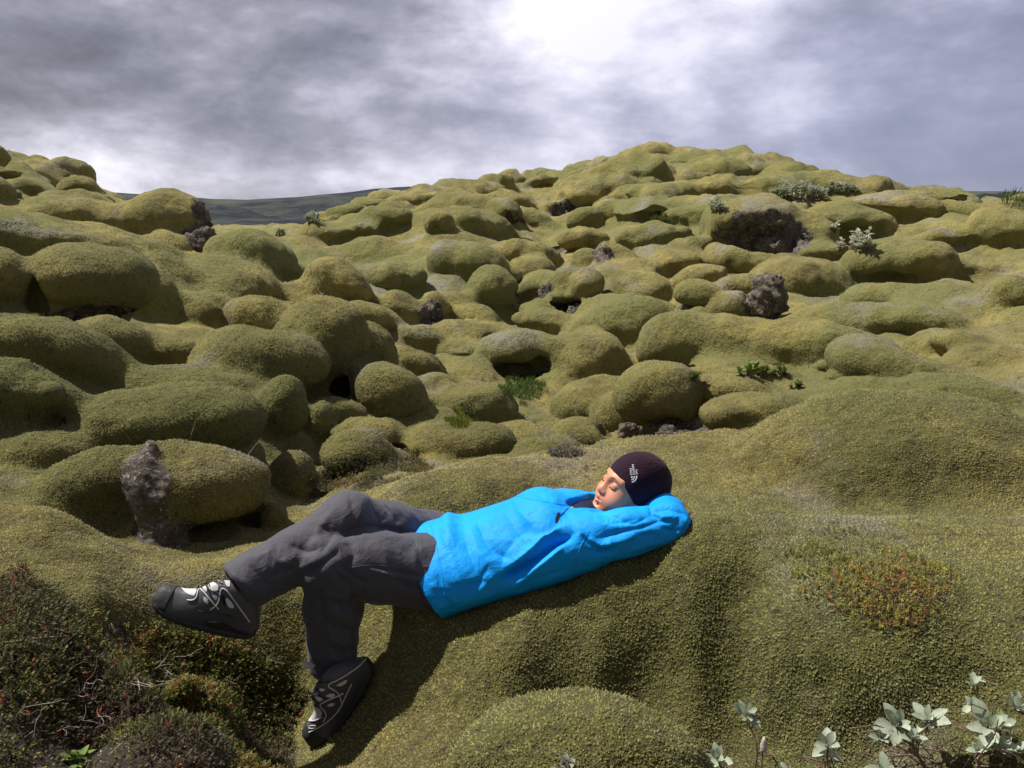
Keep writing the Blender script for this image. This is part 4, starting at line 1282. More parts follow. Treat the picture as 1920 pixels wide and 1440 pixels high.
for pts in ([(660, 1064), (700, 1058), (750, 1066), (800, 1080)], [(655, 1058), (640, 1040), (634, 1018)], [(420, 1062), (436, 1098), (472, 1130)]):
    r_ = surf_line(bvh_t, pts, 1.6, .0003, 4)
    if r_: child_mesh('seam', r_[0], r_[1], TROU, person)

# ---- jacket
g = gridbox((-0.34, 2.30, 0.40), (0.66, 3.10, 0.98), .0036)
J = None
prof = [(806, 1068, 2.60, .136, .205), (850, 1056, 2.60, .128, .200), (900, 1042, 2.61, .123, .200), (950, 1028, 2.62, .126, .205), (1000, 1012, 2.63, .128, .210), (1045, 1000, 2.64, .120, .210), (1090, 990, 2.65, .102, .190)]
for px, py, Y_, th_, wd in prof:
    d = uell(g, atY(px, py, Y_), (.11, wd, th_), TAX); J = d if J is None else smin(J, d, .05)
J = smin(J, uell(g, atY(1010, 962, 2.62), (.095, .15, .060), TAX), .012)      # fabric standing up over the chest
J = smin(J, uell(g, atY(1040, 968, 2.66), (.13, .10, .060), TAX), .03)
J = smin(J, uell(g, atY(846, 1000, 2.60), (.026, .11, .050), TAX), .03)
J = smin(J, ucap(g, atY(1060, 985, 2.70), atY(1138, 975, 2.68), .085, .072), .04)
# sleeves
J = smin(J, chain(g, [(SHN, .083), (SHN*.5+ELN*.5, .070), (ELN, .062)], .03), .035)
J = smin(J, chain(g, [(ELN+np.array([-.005, .01, .004]), .062), (ELN*.4+WRN*.6+np.array([0.01, 0, .012]), .056), (WRN, .045)], .02), .012)
J = smin(J, chain(g, [(SHF, .080), (ELF, .056), (WRF, .044)], .03), .03)
J = smin(J, uell(g, atY(1246, 958, 2.60), (.06, .06, .042), TAX), .03)
# collar ring standing round the chin
col_c = hl(0, .035, -.115)
cn = nrmz(HU*.8+HF*.45)
J = smin(J, ucap(g, atY(1096, 978, 2.60), atY(1176, 1000, 2.57), .048, .042), .03)
J = smin(J, ucap(g, atY(1092, 962, 2.74), atY(1112, 950, 2.76), .050, .035), .03)
# opening for the head and neck
J = smax(J, -uell(g, hl(0, .030, -.045), (.086, .098, .092), HAX), .006)
J = smax(J, -uell(g, hl(0, -.02, .03), (.086, .104, .100), HAX), .008)
J = smax(J, -ucap(g, hl(0, .11, -.08), hl(0, .16, -.10), .040, .028), .012)
# open hem
hp = atY(800, 1068, 2.60); hn = nrmz(-TU+np.array([0, 0, -.22]))
J = smax(J, (g.X-hp[0])*hn[0]+(g.Y-hp[1])*hn[1]+(g.Z-hp[2])*hn[2], .006)
J = smax(J, -uell(g, atY(788, 1070, 2.60), (.055, .192, .122), TAX), .004)
g.F = J.astype(np.float32)
P_, Q_, N_ = g.mesh()
jf = [
 # long diagonal fold below the arm, with its shaded hollow
 ([(1078, 1000), (1040, 1020), (1010, 1045), (965, 1075), (940, 1092)], 10, -.034), ([(1070, 1012), (1030, 1045), (990, 1075), (955, 1105)], 8, .016), ([(1065, 985), (1020, 1008), (985, 1040), (950, 1065)], 8, .014),
 ([(1000, 990), (970, 1005), (945, 1040), (938, 1075)], 9, -.006),
 # belly
 ([(895, 975), (905, 1005), (925, 1035), (960, 1050)], 7, -.007), ([(880, 985), (895, 1030), (930, 1070)], 8, .005), ([(945, 960), (975, 1000), (1000, 1030)], 9, -.005), ([(958, 925), (975, 960), (1000, 985)], 8, .006),
 ([(870, 1010), (885, 1050), (900, 1090)], 7, -.004), ([(830, 1000), (850, 1050), (870, 1110)], 8, .004), ([(915, 1060), (900, 1090), (870, 1110)], 6, -.006), ([(930, 1075), (905, 1100), (880, 1125)], 6, .005),
 ([(840, 1100), (880, 1095), (930, 1090)], 6, -.004), ([(820, 1075), (830, 1120), (850, 1138)], 6, -.005), ([(838, 1128), (880, 1125), (930, 1112)], 7, .004), ([(960, 1100), (1010, 1085), (1060, 1070)], 7, -.004),
 # armpit and sleeve
 ([(1090, 1000), (1105, 1020), (1125, 1034), (1150, 1030)], 5, -.011), ([(1092, 1028), (1115, 1036), (1140, 1034), (1158, 1022)], 5, -.010), ([(1100, 1008), (1125, 1022), (1150, 1018)], 6, .007),
 ([(1120, 1010), (1160, 998), (1200, 990), (1215, 985)], 6, -.010), ([(1130, 1022), (1170, 1012), (1205, 1004)], 7, .007), ([(1140, 985), (1170, 978), (1200, 972)], 5, -.005), ([(1180, 1020), (1195, 1006), (1230, 1000)], 6, -.009),
 ([(1175, 1035), (1215, 1020), (1250, 1012)], 6, .005), ([(1255, 1000), (1265, 985), (1275, 970)], 4, -.008), ([(1268, 1004), (1280, 985), (1288, 968)], 4, .006), ([(1278, 1000), (1290, 985), (1294, 970)], 3.5, -.006),
 ([(1225, 960), (1255, 955), (1285, 965)], 4, -.005), ([(1232, 972), (1260, 968), (1285, 980)], 5, .005), ([(1205, 990), (1235, 978), (1265, 980)], 5, -.006), ([(1218, 948), (1222, 965), (1240, 975)], 4, -.008), ([(1240, 990), (1262, 996), (1280, 992)], 4, -.006),
 # shoulder, yoke and collar
 ([(1105, 955), (1135, 965), (1170, 975)], 5, -.005), ([(1060, 960), (1075, 985), (1070, 1005)], 6, -.004), ([(1000, 925), (1040, 945), (1080, 952)], 6, -.005), ([(1090, 970), (1130, 985), (1160, 985)], 6, .004), ([(1165, 978), (1190, 982), (1215, 970)], 4, -.006),
 ([(1010, 950), (1050, 962), (1085, 968)], 5, .003)]
px_j, py_j = to_px(P_)
dsp = strokes(P_, N_, jf) + ridged(P_*np.array([1, 1, 1.4]), 9.5, 25)*.0024 + ridged(P_, 21, 35)*.0010
P_ = P_+N_*dsp[:, None]
jacket = child_mesh('jacket', P_, Q_, JACK, person, normals=vert_normals(P_, Q_))
bvh_j = bvh_of(P_, Q_)
JPART = []
r_ = surf_line(bvh_j, [(1066, 952), (1058, 960), (1050, 968)], 1.4, .0008)
if r_: make_mesh('zip', r_[0]-np.array(person.location), r_[1], BLACK, jacket)
r_ = surf_patch(bvh_j, [(1046, 960), (1051, 963), (1047, 977), (1041, 983), (1040, 974)], .002, .6)
if r_: make_mesh('zip_pull', r_[0]-np.array(person.location), r_[1], BLACK, jacket)
for pts in ([(808, 985), (822, 1040), (832, 1090), (836, 1135)], [(1105, 995), (1085, 1030), (1080, 1062)], [(965, 930), (1040, 945), (1088, 950)]):
    r_ = surf_line(bvh_j, pts, 1.5, .0001, 4)
    if r_: make_mesh('seam', r_[0]-np.array(person.location), r_[1], JACK, jacket)
# inner collar: grey roll under the ear and navy lining before the chin
r_ = surf_line(bvh_j, [(1148, 954), (1160, 948), (1176, 945), (1192, 946)], 11, -.001, 8, taper=True)
if r_: child_mesh('inner_collar', r_[0], r_[1], GREYF, person)
v, q = tube([atY(x, y, Y_) for x, y, Y_ in smooth_line([(1062, 938, 2.76), (1082, 937, 2.75), (1098, 932, 2.74), (1108, 925, 2.74)])], [.010]*3+[.009]*(len(smooth_line([0, 0, 0, 0]))-3), 10)
child_mesh('collar_flap', v, q, JACK, person)

g = gridbox(atY(1100, 985, 2.66)-.17, atY(1100, 985, 2.66)+.17, .006)
g.F = smin(smin(uell(g, atY(1092, 990, 2.66), (.10, .15, .080), TAX), uell(g, atY(1084, 962, 2.64), (.060, .10, .038), TAX), .02), ucap(g, atY(1120, 985, 2.66), hl(0, -.02, -.088), .072, .062), .03).astype(np.float32)
P_, Q_, N_ = g.mesh(); child_mesh('fleece_top', P_, Q_, NAVY, person, normals=N_)
# ---- shoes
def make_shoe(org, Xd, Zd, flip=1):
    Xd = nrmz(Xd); Zd = nrmz(np.asarray(Zd)-Xd*(np.asarray(Zd)@Xd)); Yd = np.cross(Zd, Xd)*flip
    Lh = .312
    sx_ = np.array([0, .03, .10, .20, .33, .45, .52, .64, .76, .86, .93, .975, 1.0])
    top = np.array([.050, .080, .122, .146, .155, .152, .140, .090, .071, .066, .062, .054, .036])
    bot = np.array([.012, .003, 0, -.004, -.010, -.014, -.014, -.012, -.010, -.006, .000, .008, .014])
    wid = np.array([.014, .028, .035, .038, .038, .039, .042, .048, .051, .050, .045, .036, .020])
    T_ = np.linspace(0, 1, 60)
    tp = np.interp(T_, sx_, top); bt = np.interp(T_, sx_, bot); wd = np.interp(T_, sx_, wid)
    for arr in (tp, bt, wd):
        for _ in range(3): arr[1:-1] = (arr[:-2]+arr[1:-1]*2+arr[2:])/4
    def loft(z0, z1, grow, t0=0, t1=1, n_ring=28, topw=.34, asym=.006):
        ts = [i for i in range(60) if t0 <= T_[i] <= t1]
        V_ = []; 
        for i in ts:
            b0 = bt[i]; t_ = tp[i]
            lo = b0+(t_-b0)*z0 if z0 >= 0 else b0-.004*(i % 4 < 2); hi = b0+(t_-b0)*z1 if z1 <= 1 else min(b0+(z1-1), t_)
            for k in range(n_ring):
                a = 2*math.pi*k/n_ring
                cz = (math.sin(a)); cy = math.cos(a)
                zf = .5+.5*np.sign(cz)*abs(cz)**.75
                z = lo+(hi-lo)*zf
                rel = (z-b0)/max(t_-b0, 1e-4)
                tw_ = topw+(.74-topw)*np.clip((.55-T_[i])/.15, 0, 1) if topw < .9 else topw
                taper_ = 1-(1-tw_)*np.clip((rel-.30)/.7, 0, 1)**1.3
                cyy = np.sign(cy)*abs(cy)**.60
                y = cyy*(wd[i]*taper_+grow)
                V_.append(org+Xd*(T_[i]*Lh)+Yd*(y+asym*math.sin(T_[i]*3.1))+Zd*z)
        m_ = len(ts); Q_ = []
        for i in range(m_-1):
            for k in range(n_ring): Q_.append((i*n_ring+k, i*n_ring+(k+1) % n_ring, (i+1)*n_ring+(k+1) % n_ring, (i+1)*n_ring+k))
        V_.append(np.mean(V_[:n_ring], 0)); V_.append(np.mean(V_[(m_-1)*n_ring:m_*n_ring], 0))
        for k in range(n_ring):
            Q_.append((m_*n_ring, (k+1) % n_ring, k, k)); Q_.append((m_*n_ring+1, (m_-1)*n_ring+k, (m_-1)*n_ring+(k+1) % n_ring, (m_-1)*n_ring+(k+1) % n_ring))
        V_ = np.array(V_)
        tri = np.array([q[:3] for q in Q_[-2*n_ring:]]); qd = np.array(Q_[:-2*n_ring])
        return V_, qd, tri
    sh = empty('shoe', person.location); sh.location = (0, 0, 0)
    sh.parent = person
    def put(name, v, polys, mat, par=sh): 
        return make_mesh(name, v-np.array(person.location), polys, mat, par)
    v, qd, tri = loft(0, 1, 0)
    v = v + 0
    up = put('upper', v, [qd, tri], DGREY)
    bv = BVHTree.FromPolygons([Vector(p) for p in v], [tuple(int(i) for i in q) for q in list(qd)+list(tri)])
    v2, q2, t2 = loft(-1, 1.030, .0045, topw=1.0)
    # tread blocks: small waves on the underside
    put('sole', v2, [q2, t2], SOLE)
    v3, q3, t3 = loft(0, 1.0, .0022, .83, 1, topw=.40)
    put('toe_cap', v3, [q3, t3], SOLE)
    return sh, bv, put
shF, bvF, putF = make_shoe(atY(478, 1192, 2.345), (-.915, -.06, .400), (.36, -.20, .90))
shN, bvN, putN = make_shoe(atY(700, 1240, 2.46), (-.60, -.16, -.78), (-.52, -.68, .48))
def dress(put, bv, patches, lines, cords, dark):
    for poly in patches:
        r = surf_patch(bv, poly, .0016, .8)
        if r: put('mesh_panel', r[0], r[1], LGREY)
    for poly in dark:
        r = surf_patch(bv, poly, .0030, .8)
        if r: put('lace_strap', r[0], r[1], DGREY)
    for pts in lines:
        r = surf_line(bv, pts, 2.6, .0022)
        if r: put('piping', r[0], r[1], PIPE)
    for pts in cords:
        r = surf_line(bv, pts, 1.7, .0042)
        if r: put('lace', r[0], r[1], BLACK)
def c4p(l): return [(280+x/8.727, 1050+y/8.727) for x, y in l]
dress(putF, bvF,
      [c4p([(470, 400), (620, 440), (790, 430), (760, 570), (720, 590), (620, 560), (540, 490)]), c4p([(840, 400), (950, 430), (950, 540), (880, 470)]), c4p([(1000, 340), (1140, 400), (1130, 520), (1000, 500), (960, 420)]),
       c4p([(1020, 560), (1130, 580), (1110, 660), (1060, 650)]), c4p([(880, 590), (960, 620), (980, 700), (940, 730), (890, 670)]), c4p([(1250, 610), (1320, 640), (1400, 760), (1370, 800), (1290, 770), (1250, 690)]),
       c4p([(1050, 300), (1160, 260), (1190, 330), (1120, 360)]), c4p([(1180, 240), (1260, 215), (1270, 270), (1200, 290)]), c4p([(1220, 340), (1320, 300), (1320, 460), (1250, 420)]), c4p([(930, 990), (1120, 1000), (1220, 1040), (1160, 1070), (1000, 1040)]),
       c4p([(830, 380), (930, 345), (1000, 380), (940, 400)])],
      [c4p([(620, 655), (720, 665), (790, 610), (800, 500), (840, 470), (900, 520), (1000, 650), (1140, 800)]), c4p([(1000, 810), (1110, 740), (1160, 620), (1170, 480), (1210, 460), (1290, 520), (1450, 740), (1640, 1010)])],
      [c4p([(600, 430), (720, 430), (820, 425), (900, 345), (980, 380), (1000, 430)]), c4p([(830, 390), (960, 430), (990, 520)]), c4p([(990, 330), (1090, 370), (1160, 380)]), c4p([(1150, 260), (1200, 320), (1280, 300)]), c4p([(1040, 310), (1180, 250), (1270, 260)])],
      [c4p([(940, 400), (985, 420), (1000, 640), (970, 540)]), c4p([(1140, 350), (1200, 360), (1210, 400), (1150, 390)]), c4p([(1340, 380), (1400, 370), (1450, 440), (1440, 500), (1370, 450)]), c4p([(780, 420), (830, 420), (830, 450), (780, 450)])])
r = surf_line(bvF, c4p([(800, 830), (1000, 860), (1250, 890), (1380, 930)]), 1.6, .001)
if r: putF('seam', r[0], r[1], SOLE)
r = surf_patch(bvF, c4p([(900, 980), (1250, 1010), (1420, 1150), (1640, 1180), (1650, 1260), (1300, 1230), (1000, 1110)]), .0055, .8)
if r: putF('heel_guard', r[0], r[1], SOLE)
r = surf_line(bvF, c4p([(1140, 1195), (1300, 1220)]), 2.2, .008)
if r: putF('sole_stripe', r[0], r[1], LGREY)
def c5p(l): return [(540+x/7.578, 1200+y/7.578) for x, y in l]
dress(putN, bvN,
      [c5p([(200, 1120), (250, 1000), (330, 950), (440, 950), (490, 1020), (480, 1080), (380, 1150), (280, 1140)]), c5p([(310, 820), (390, 860), (400, 920), (340, 945), (305, 890)]), c5p([(320, 690), (440, 740), (440, 790), (340, 780)]), c5p([(370, 800), (460, 800), (520, 840), (430, 880)]),
       c5p([(520, 790), (600, 750), (670, 760), (660, 810), (600, 825)]), c5p([(540, 930), (600, 885), (670, 890), (650, 935), (590, 950)]), c5p([(665, 650), (740, 600), (850, 545), (830, 610), (750, 660)]), c5p([(170, 260), (260, 300), (390, 350), (330, 410), (230, 380)]), c5p([(440, 690), (510, 680), (540, 710), (460, 740)])],
      [c5p([(500, 1155), (545, 1080), (530, 1010), (455, 940), (460, 900), (560, 850), (690, 800), (785, 750)]), c5p([(1100, 280), (1000, 380), (850, 480), (700, 570), (580, 620), (570, 670), (680, 720), (735, 790), (755, 890)]), c5p([(300, 1310), (480, 1220), (640, 1090), (740, 960), (800, 820), (900, 620)]), c5p([(200, 1120), (290, 1150), (380, 1150), (480, 1090)])],
      [c5p([(330, 790), (390, 830), (410, 890), (330, 950)]), c5p([(440, 690), (330, 800)]), c5p([(400, 740), (520, 830)]), c5p([(440, 600), (560, 600), (620, 560)]), c5p([(430, 640), (500, 540), (440, 460)])],
      [c5p([(250, 1060), (290, 960), (330, 970), (280, 1075)])])
r = surf_line(bvN, c5p([(300, 1250), (320, 1215), (400, 1205), (395, 1240), (340, 1255), (300, 1250)]), 1.8, .0030)
if r: putN('toe_emblem', r[0], r[1], PIPE)
# sock showing at the near ankle, tongue loop flying loose
v, q = tube([ANN+dn*-.02, ANN+dn*.03, ANN+dn*.09], .034, 20); make_mesh('sock', v-np.array(person.location), q, NAVY, shN)
v, q = tube([ANF-dfv*.02, ANF+dfv*.03, ANF+dfv*.07], .036, 20); make_mesh('sock', v-np.array(person.location), q, NAVY, shF)
def slab(pts, th, nrm):
    """thick little flap from an outline"""
    pts = [np.asarray(p) for p in pts]; n_ = len(pts); nrm = nrmz(nrm)*th/2
    V_ = np.array([p+nrm for p in pts]+[p-nrm for p in pts])
    Q_ = [(i, (i+1) % n_, n_+(i+1) % n_, n_+i) for i in range(n_)]
    tri = [(0, i, i+1) for i in range(1, n_-1)]+[(n_, n_+i+1, n_+i) for i in range(1, n_-1)]
    return V_, np.array(Q_), np.array(tri)
v, q, t_ = slab([atY(x, y, Y_) for x, y, Y_ in ((563, 1236, 2.36), (575, 1240, 2.35), (592, 1247, 2.36), (584, 1255, 2.37), (571, 1252, 2.37))], .004, (0.2, -1, .5))
make_mesh('tongue', v-np.array(person.location), [q, t_], LGREY, shN)
# ------------------------------------------------------------------ plants
def tint_mat(name, rough=0.6, spec=0.3, trans=0.0, bmp=0.0):
    m, t, b = new_mat(name)
    c = t.add('ShaderNodeVertexColor', layer_name='tint').outputs[0]
    P_ = t.add('ShaderNodeTexCoord').outputs['Object']
    n = t.noise(P_, 90, 3, 0.6)
    c2 = t.mix(t.math('MULTIPLY', t.step(n, .35, .7), .3), c, (0.10, 0.09, 0.05))
    set_bsdf(t, b, c2, rough, spec, bump(t, n, .3, .001))
    if trans:
        tr = t.add('ShaderNodeBsdfTranslucent'); t.link(c2, tr.inputs[0])
        mx = t.add('ShaderNodeMixShader'); mx.inputs[0].default_value = trans
        t.link(b.outputs[0], mx.inputs[1]); t.link(tr.outputs[0], mx.inputs[2]); t.link(mx.outputs[0], t.n['Material Output'].inputs[0])
    return m
LEAF = tint_mat('small_leaves', .65, .25, .25)
WLEAF = tint_mat('downy_willow_leaf', .7, .2, .25)
BARK = simple_mat('grey_brown_bark', (0.15, 0.105, 0.08), .85, .2, .5, 120, .002)
TWIG = simple_mat('bleached_twig', (0.40, 0.33, 0.28), .8, .2, .35, 150)
STRAW = simple_mat('dry_straw', (0.36, 0.28, 0.15), .8, .2, .3, 60)
TB = BVHTree.FromPolygons(Pterr.tolist(), Qterr.tolist())
def ground_px(px, py):
    h_ = cast(TB, px, py); return h_
def ground_down(x, y):
    r = TB.ray_cast(Vector((x, y, 6)), Vector((0, 0, -1)))
    return None if r[0] is None else np.array(r[0])

def sprigs(TPs, TNs, L_, nleaf, cols, droop=0.4):
    """short upright shoots set with many tiny leaves; TPs/TNs arrays, cols (n,3)"""
    M = len(TPs)
    dirn = TNs*0.5+np.array([0, 0, .6])+rng.randn(M, 3)*droop; dirn /= np.linalg.norm(dirn, axis=1)[:, None]
    Vs = []; Cs = []
    for k in range(nleaf):
        t = (k+0.6)/nleaf
        c0 = TPs+dirn*(L_*t)[:, None]
        o = rng.randn(M, 3); o -= dirn*(o*dirn).sum(1)[:, None]; o /= np.linalg.norm(o, axis=1)[:, None]
        sd_ = np.cross(dirn, o)
        ll = (L_*rng.uniform(.22, .36, M))[:, None]; up = dirn*.8
        tipp = c0+(o+up)*ll; mid = c0+(o+up*.8)*ll*.55
        w_ = ll*.26
        Vs += [c0, mid+sd_*w_, tipp, mid-sd_*w_]
        cc = cols*(rng.uniform(.7, 1.25, (M, 1)))
        Cs += [cc*.8, cc, cc*1.2, cc]
    V_ = np.stack(Vs, 1).reshape(-1, 3); C_ = np.stack(Cs, 1).reshape(-1, 3)
    Q_ = np.arange(len(V_)).reshape(-1, 4)
    return V_, Q_, np.clip(C_, 0, 1)
def scatter_on(mask_face, n_):
    idx = np.flatnonzero(mask_face); wgt = Tarea[idx]; wgt = wgt/wgt.sum()
    f = rng.choice(idx, n_, p=wgt); u = rng.rand(n_, 1); v = rng.rand(n_, 1); c = Pterr[Qterr[f]]
    Pp = (c[:, 0]*(1-u)+c[:, 1]*u)*(1-v)+(c[:, 3]*(1-u)+c[:, 2]*u)*v
    return Pp, Nterr[Qterr[f, 0]]
fx, fy = Tfpx, Tfpy
def region(poly, d0, d1): return poly_mask(fx+Twob, fy+Twob*.7, poly) & (Tfdist > d0) & (Tfdist < d1)
def pick_cols(n_, pal, Pp, sc_=3.0, seed=5):
    """patches of like colour"""
    pal = np.array([p[0] for p in pal]); 
    v_ = fbm(Pp, sc_, 3, seed)*.55+.5+rng.randn(n_)*.16
    i = np.clip((v_*len(pal)).astype(int), 0, len(pal)-1)
    return pal[i]*rng.uniform(.75, 1.3, (n_, 1))
PAL = [((0.06, 0.040, 0.022),), ((0.062, 0.062, 0.014),), ((0.085, 0.100, 0.018),), ((0.135, 0.140, 0.022),), ((0.20, 0.175, 0.03),), ((0.15, 0.075, 0.018),), ((0.26, 0.045, 0.020),)]
# low left heath
m1 = region(HEATH[0], 0, 3.4)
Pp, Nn_ = scatter_on(m1, 26000)
keep = fbm(Pp, 5.0, 3, 71)+rng.randn(len(Pp))*.25 > -.35; Pp = Pp[keep]; Nn_ = Nn_[keep]
cols = pick_cols(len(Pp), [PAL[i] for i in (0, 0, 1, 1, 2, 2, 3, 4, 5)], Pp)
red = rng.rand(len(Pp)) < .012*(1+2*(fbm(Pp, 6, 2, 91) > .3)); cols[red] = np.array([.34, .05, .022])*rng.uniform(.7, 1.2, (red.sum(), 1))
v, q, c = sprigs(Pp, Nn_, rng.uniform(.014, .034, len(Pp)), 7, cols*1.0)
hp_ = make_mesh('crowberry_heath', v, q, LEAF, colattr=c)
tag(hp_, 'dark low crowberry heath with green and red shoots filling the bottom left corner', 'heath', kind='stuff')
m2 = region([(1440, 1000), (1560, 990), (1700, 1030), (1800, 1080), (1850, 1170), (1760, 1215), (1620, 1200), (1500, 1130)], 0, 3.4)
Pp, Nn_ = scatter_on(m2, 3200)
ppx, ppy = to_px(Pp); ed = 1-((ppx-1640)/165)**2-((ppy-1100)/85)**2
keep = fbm(Pp, 6.0, 3, 72)*.9+rng.randn(len(Pp))*.4+ed*1.2 > .5; Pp = Pp[keep]; Nn_ = Nn_[keep]
ppx, ppy = to_px(Pp)
cols = pick_cols(len(Pp), [PAL[i] for i in (0, 1, 2, 3, 3, 4, 5)], Pp, 4.0, 6)
redw = (np.exp(-(((ppx-1640)/70)**2+((ppy-1075)/35)**2)) > rng.rand(len(Pp))*6); cols[redw] = np.array([.33, .055, .03])*rng.uniform(.7, 1.2, (redw.sum(), 1))
v, q, c = sprigs(Pp, Nn_, rng.uniform(.010, .024, len(Pp)), 7, cols*1.5)
tag(make_mesh('crowberry_patch', v, q, LEAF, colattr=c), 'creeping patch of crowberry with red and yellow green shoots on the near right moss mound', 'ground cover', kind='stuff')
# small heath tufts behind the knee and the chest
for hi, nm, lb, n_ in ((3, 'heath_strip', 'brownish heath strip in the gully behind the raised knee', 2600), (2, 'grey_heather_tuft', 'small grey brown heather tuft on the mound crest above the blue jacket', 500)):
    mk = region(HEATH[hi], *HDIST[hi])
    if mk.sum() < 3: print('no faces', nm); continue
    Pp, Nn_ = scatter_on(mk, n_)
    pal = [PAL[i] for i in (0, 1, 2, 5)] if hi == 3 else [((.10, .085, .065),), ((.17, .15, .12),), ((.06, .05, .035),)]
    v, q, c = sprigs(Pp, Nn_, rng.uniform(.018, .036, len(Pp)), 6, pick_cols(len(Pp), pal, Pp))
    tag(make_mesh(nm, v, q, LEAF, colattr=c), lb, 'heath', kind='stuff')
# bright green patches
def blades(Pp, Nn_, L_, cols, wd=.10, lean=.35):
    M = len(Pp); d = np.array([0, 0, 1])+Nn_*.3+rng.randn(M, 3)*lean; d /= np.linalg.norm(d, axis=1)[:, None]
    s_ = np.cross(d, rng.randn(M, 3)); s_ /= np.linalg.norm(s_, axis=1)[:, None]; L_ = L_[:, None]
    b_ = np.cross(d, s_)*rng.uniform(-.3, .3, (M, 1))
    V_ = np.stack([Pp-s_*L_*wd*.5, Pp+s_*L_*wd*.5, Pp+d*L_*.55+b_*L_*.3+s_*L_*wd*.4, Pp+d*L_+b_*L_, Pp+d*L_*.55+b_*L_*.3-s_*L_*wd*.4], 1).reshape(-1, 3)
    return V_, np.arange(M*5).reshape(-1, 5), np.repeat(cols, 5, 0)
for poly, (d0, d1), n_, lb, L_, colr in (([(945, 715), (975, 706), (1010, 712), (1022, 735), (990, 752), (950, 745)], (6.5, 10), 3500, 'bright green grass patch below the black cave in the valley', (.03, .06), (.075, .135, .022)),
        ([(830, 778), (860, 772), (890, 785), (880, 800), (845, 800)], (5.5, 8.5), 1800, 'light green mossy herb patch between two valley pillows', (.03, .05), (.16, .19, .025)),
        ([(1215, 402), (1240, 400), (1260, 408), (1240, 414), (1215, 412)], (11, 20), 700, 'green grass tuft in the dark hollow high on the right hill', (.06, .12), (.11, .14, .03)),
        ([(1880, 375), (1930, 375), (1940, 392), (1890, 392)], (14, 30), 400, 'tall green herbs on the skyline at the right edge', (.10, .22), (.09, .13, .03))):
    mk = region(poly, d0, d1)
    if mk.sum() < 2: print('no faces', lb); continue
    Pp, Nn_ = scatter_on(mk, n_)
    cols = np.array(colr)*rng.uniform(.6, 1.4, (n_, 1))
    v, q, c = blades(Pp, Nn_, rng.uniform(*L_, n_), cols)
    tag(make_mesh('grass_patch', v, q, LEAF, colattr=c), lb, 'grass', kind='stuff')

# ---- leaves and rosettes
def leaf(base, d, up, ln, wd, col, cup=.35):
    """oval leaf with a folded midrib: 3 x 5 points"""
    d = nrmz(d); s_ = nrmz(np.cross(d, up)); n_ = nrmz(np.cross(s_, d))
    V_ = []; Cc = []
    for i, (t, w_) in enumerate(((0, .10), (.2, .62), (.45, 1.0), (.72, .86), (.9, .45), (1.0, .05))):
        for j in (-1, 0, 1):
            V_.append(base+d*ln*t+s_*j*wd*.5*w_+n_*(abs(j)*cup*wd*.5*w_ + .22*ln*(t-.3)**2*(-1)))
            Cc.append(np.array(col)*(1.12 if j == 0 else 1.0))
    Q_ = [(3*i+j, 3*i+j+1, 3*i+j+4, 3*i+j+3) for i in range(5) for j in range(2)]
    return np.array(V_), np.array(Q_), np.array(Cc)
def joinc(parts):
    V_ = []; Q_ = []; C_ = []; o = 0
    for v, q, c in parts: V_.append(v); Q_.append(q+o); C_.append(c); o += len(v)
    return np.concatenate(V_), np.concatenate(Q_), np.clip(np.concatenate(C_), 0, 1)
def rosette(c, ax, R_, n_=7):
    ax = nrmz(ax); a = nrmz(np.cross(ax, [.3, .8, .1])); b = np.cross(ax, a); out_ = []
    for i in range(n_):
        th_ = i*2.4+random.random()*1.1; inner = i/n_
        o = a*math.cos(th_)+b*math.sin(th_)
        d = o*(1.0-.6*inner)+ax*(.45+.8*inner)+np.array([random.gauss(0, .18) for _ in range(3)])
        ln = R_*(1.0-.25*inner)*random.uniform(.7, 1.25)
        col = np.array([.36, .43, .31])*random.uniform(.82, 1.2)+np.array([.03, .0, .03])*random.random()
        out_.append(leaf(c-ax*R_*.25*(1-inner)+o*R_*.06, d, ax, ln, ln*random.uniform(.50, .66), col, cup=random.uniform(.2, .5)))
    return joinc(out_)
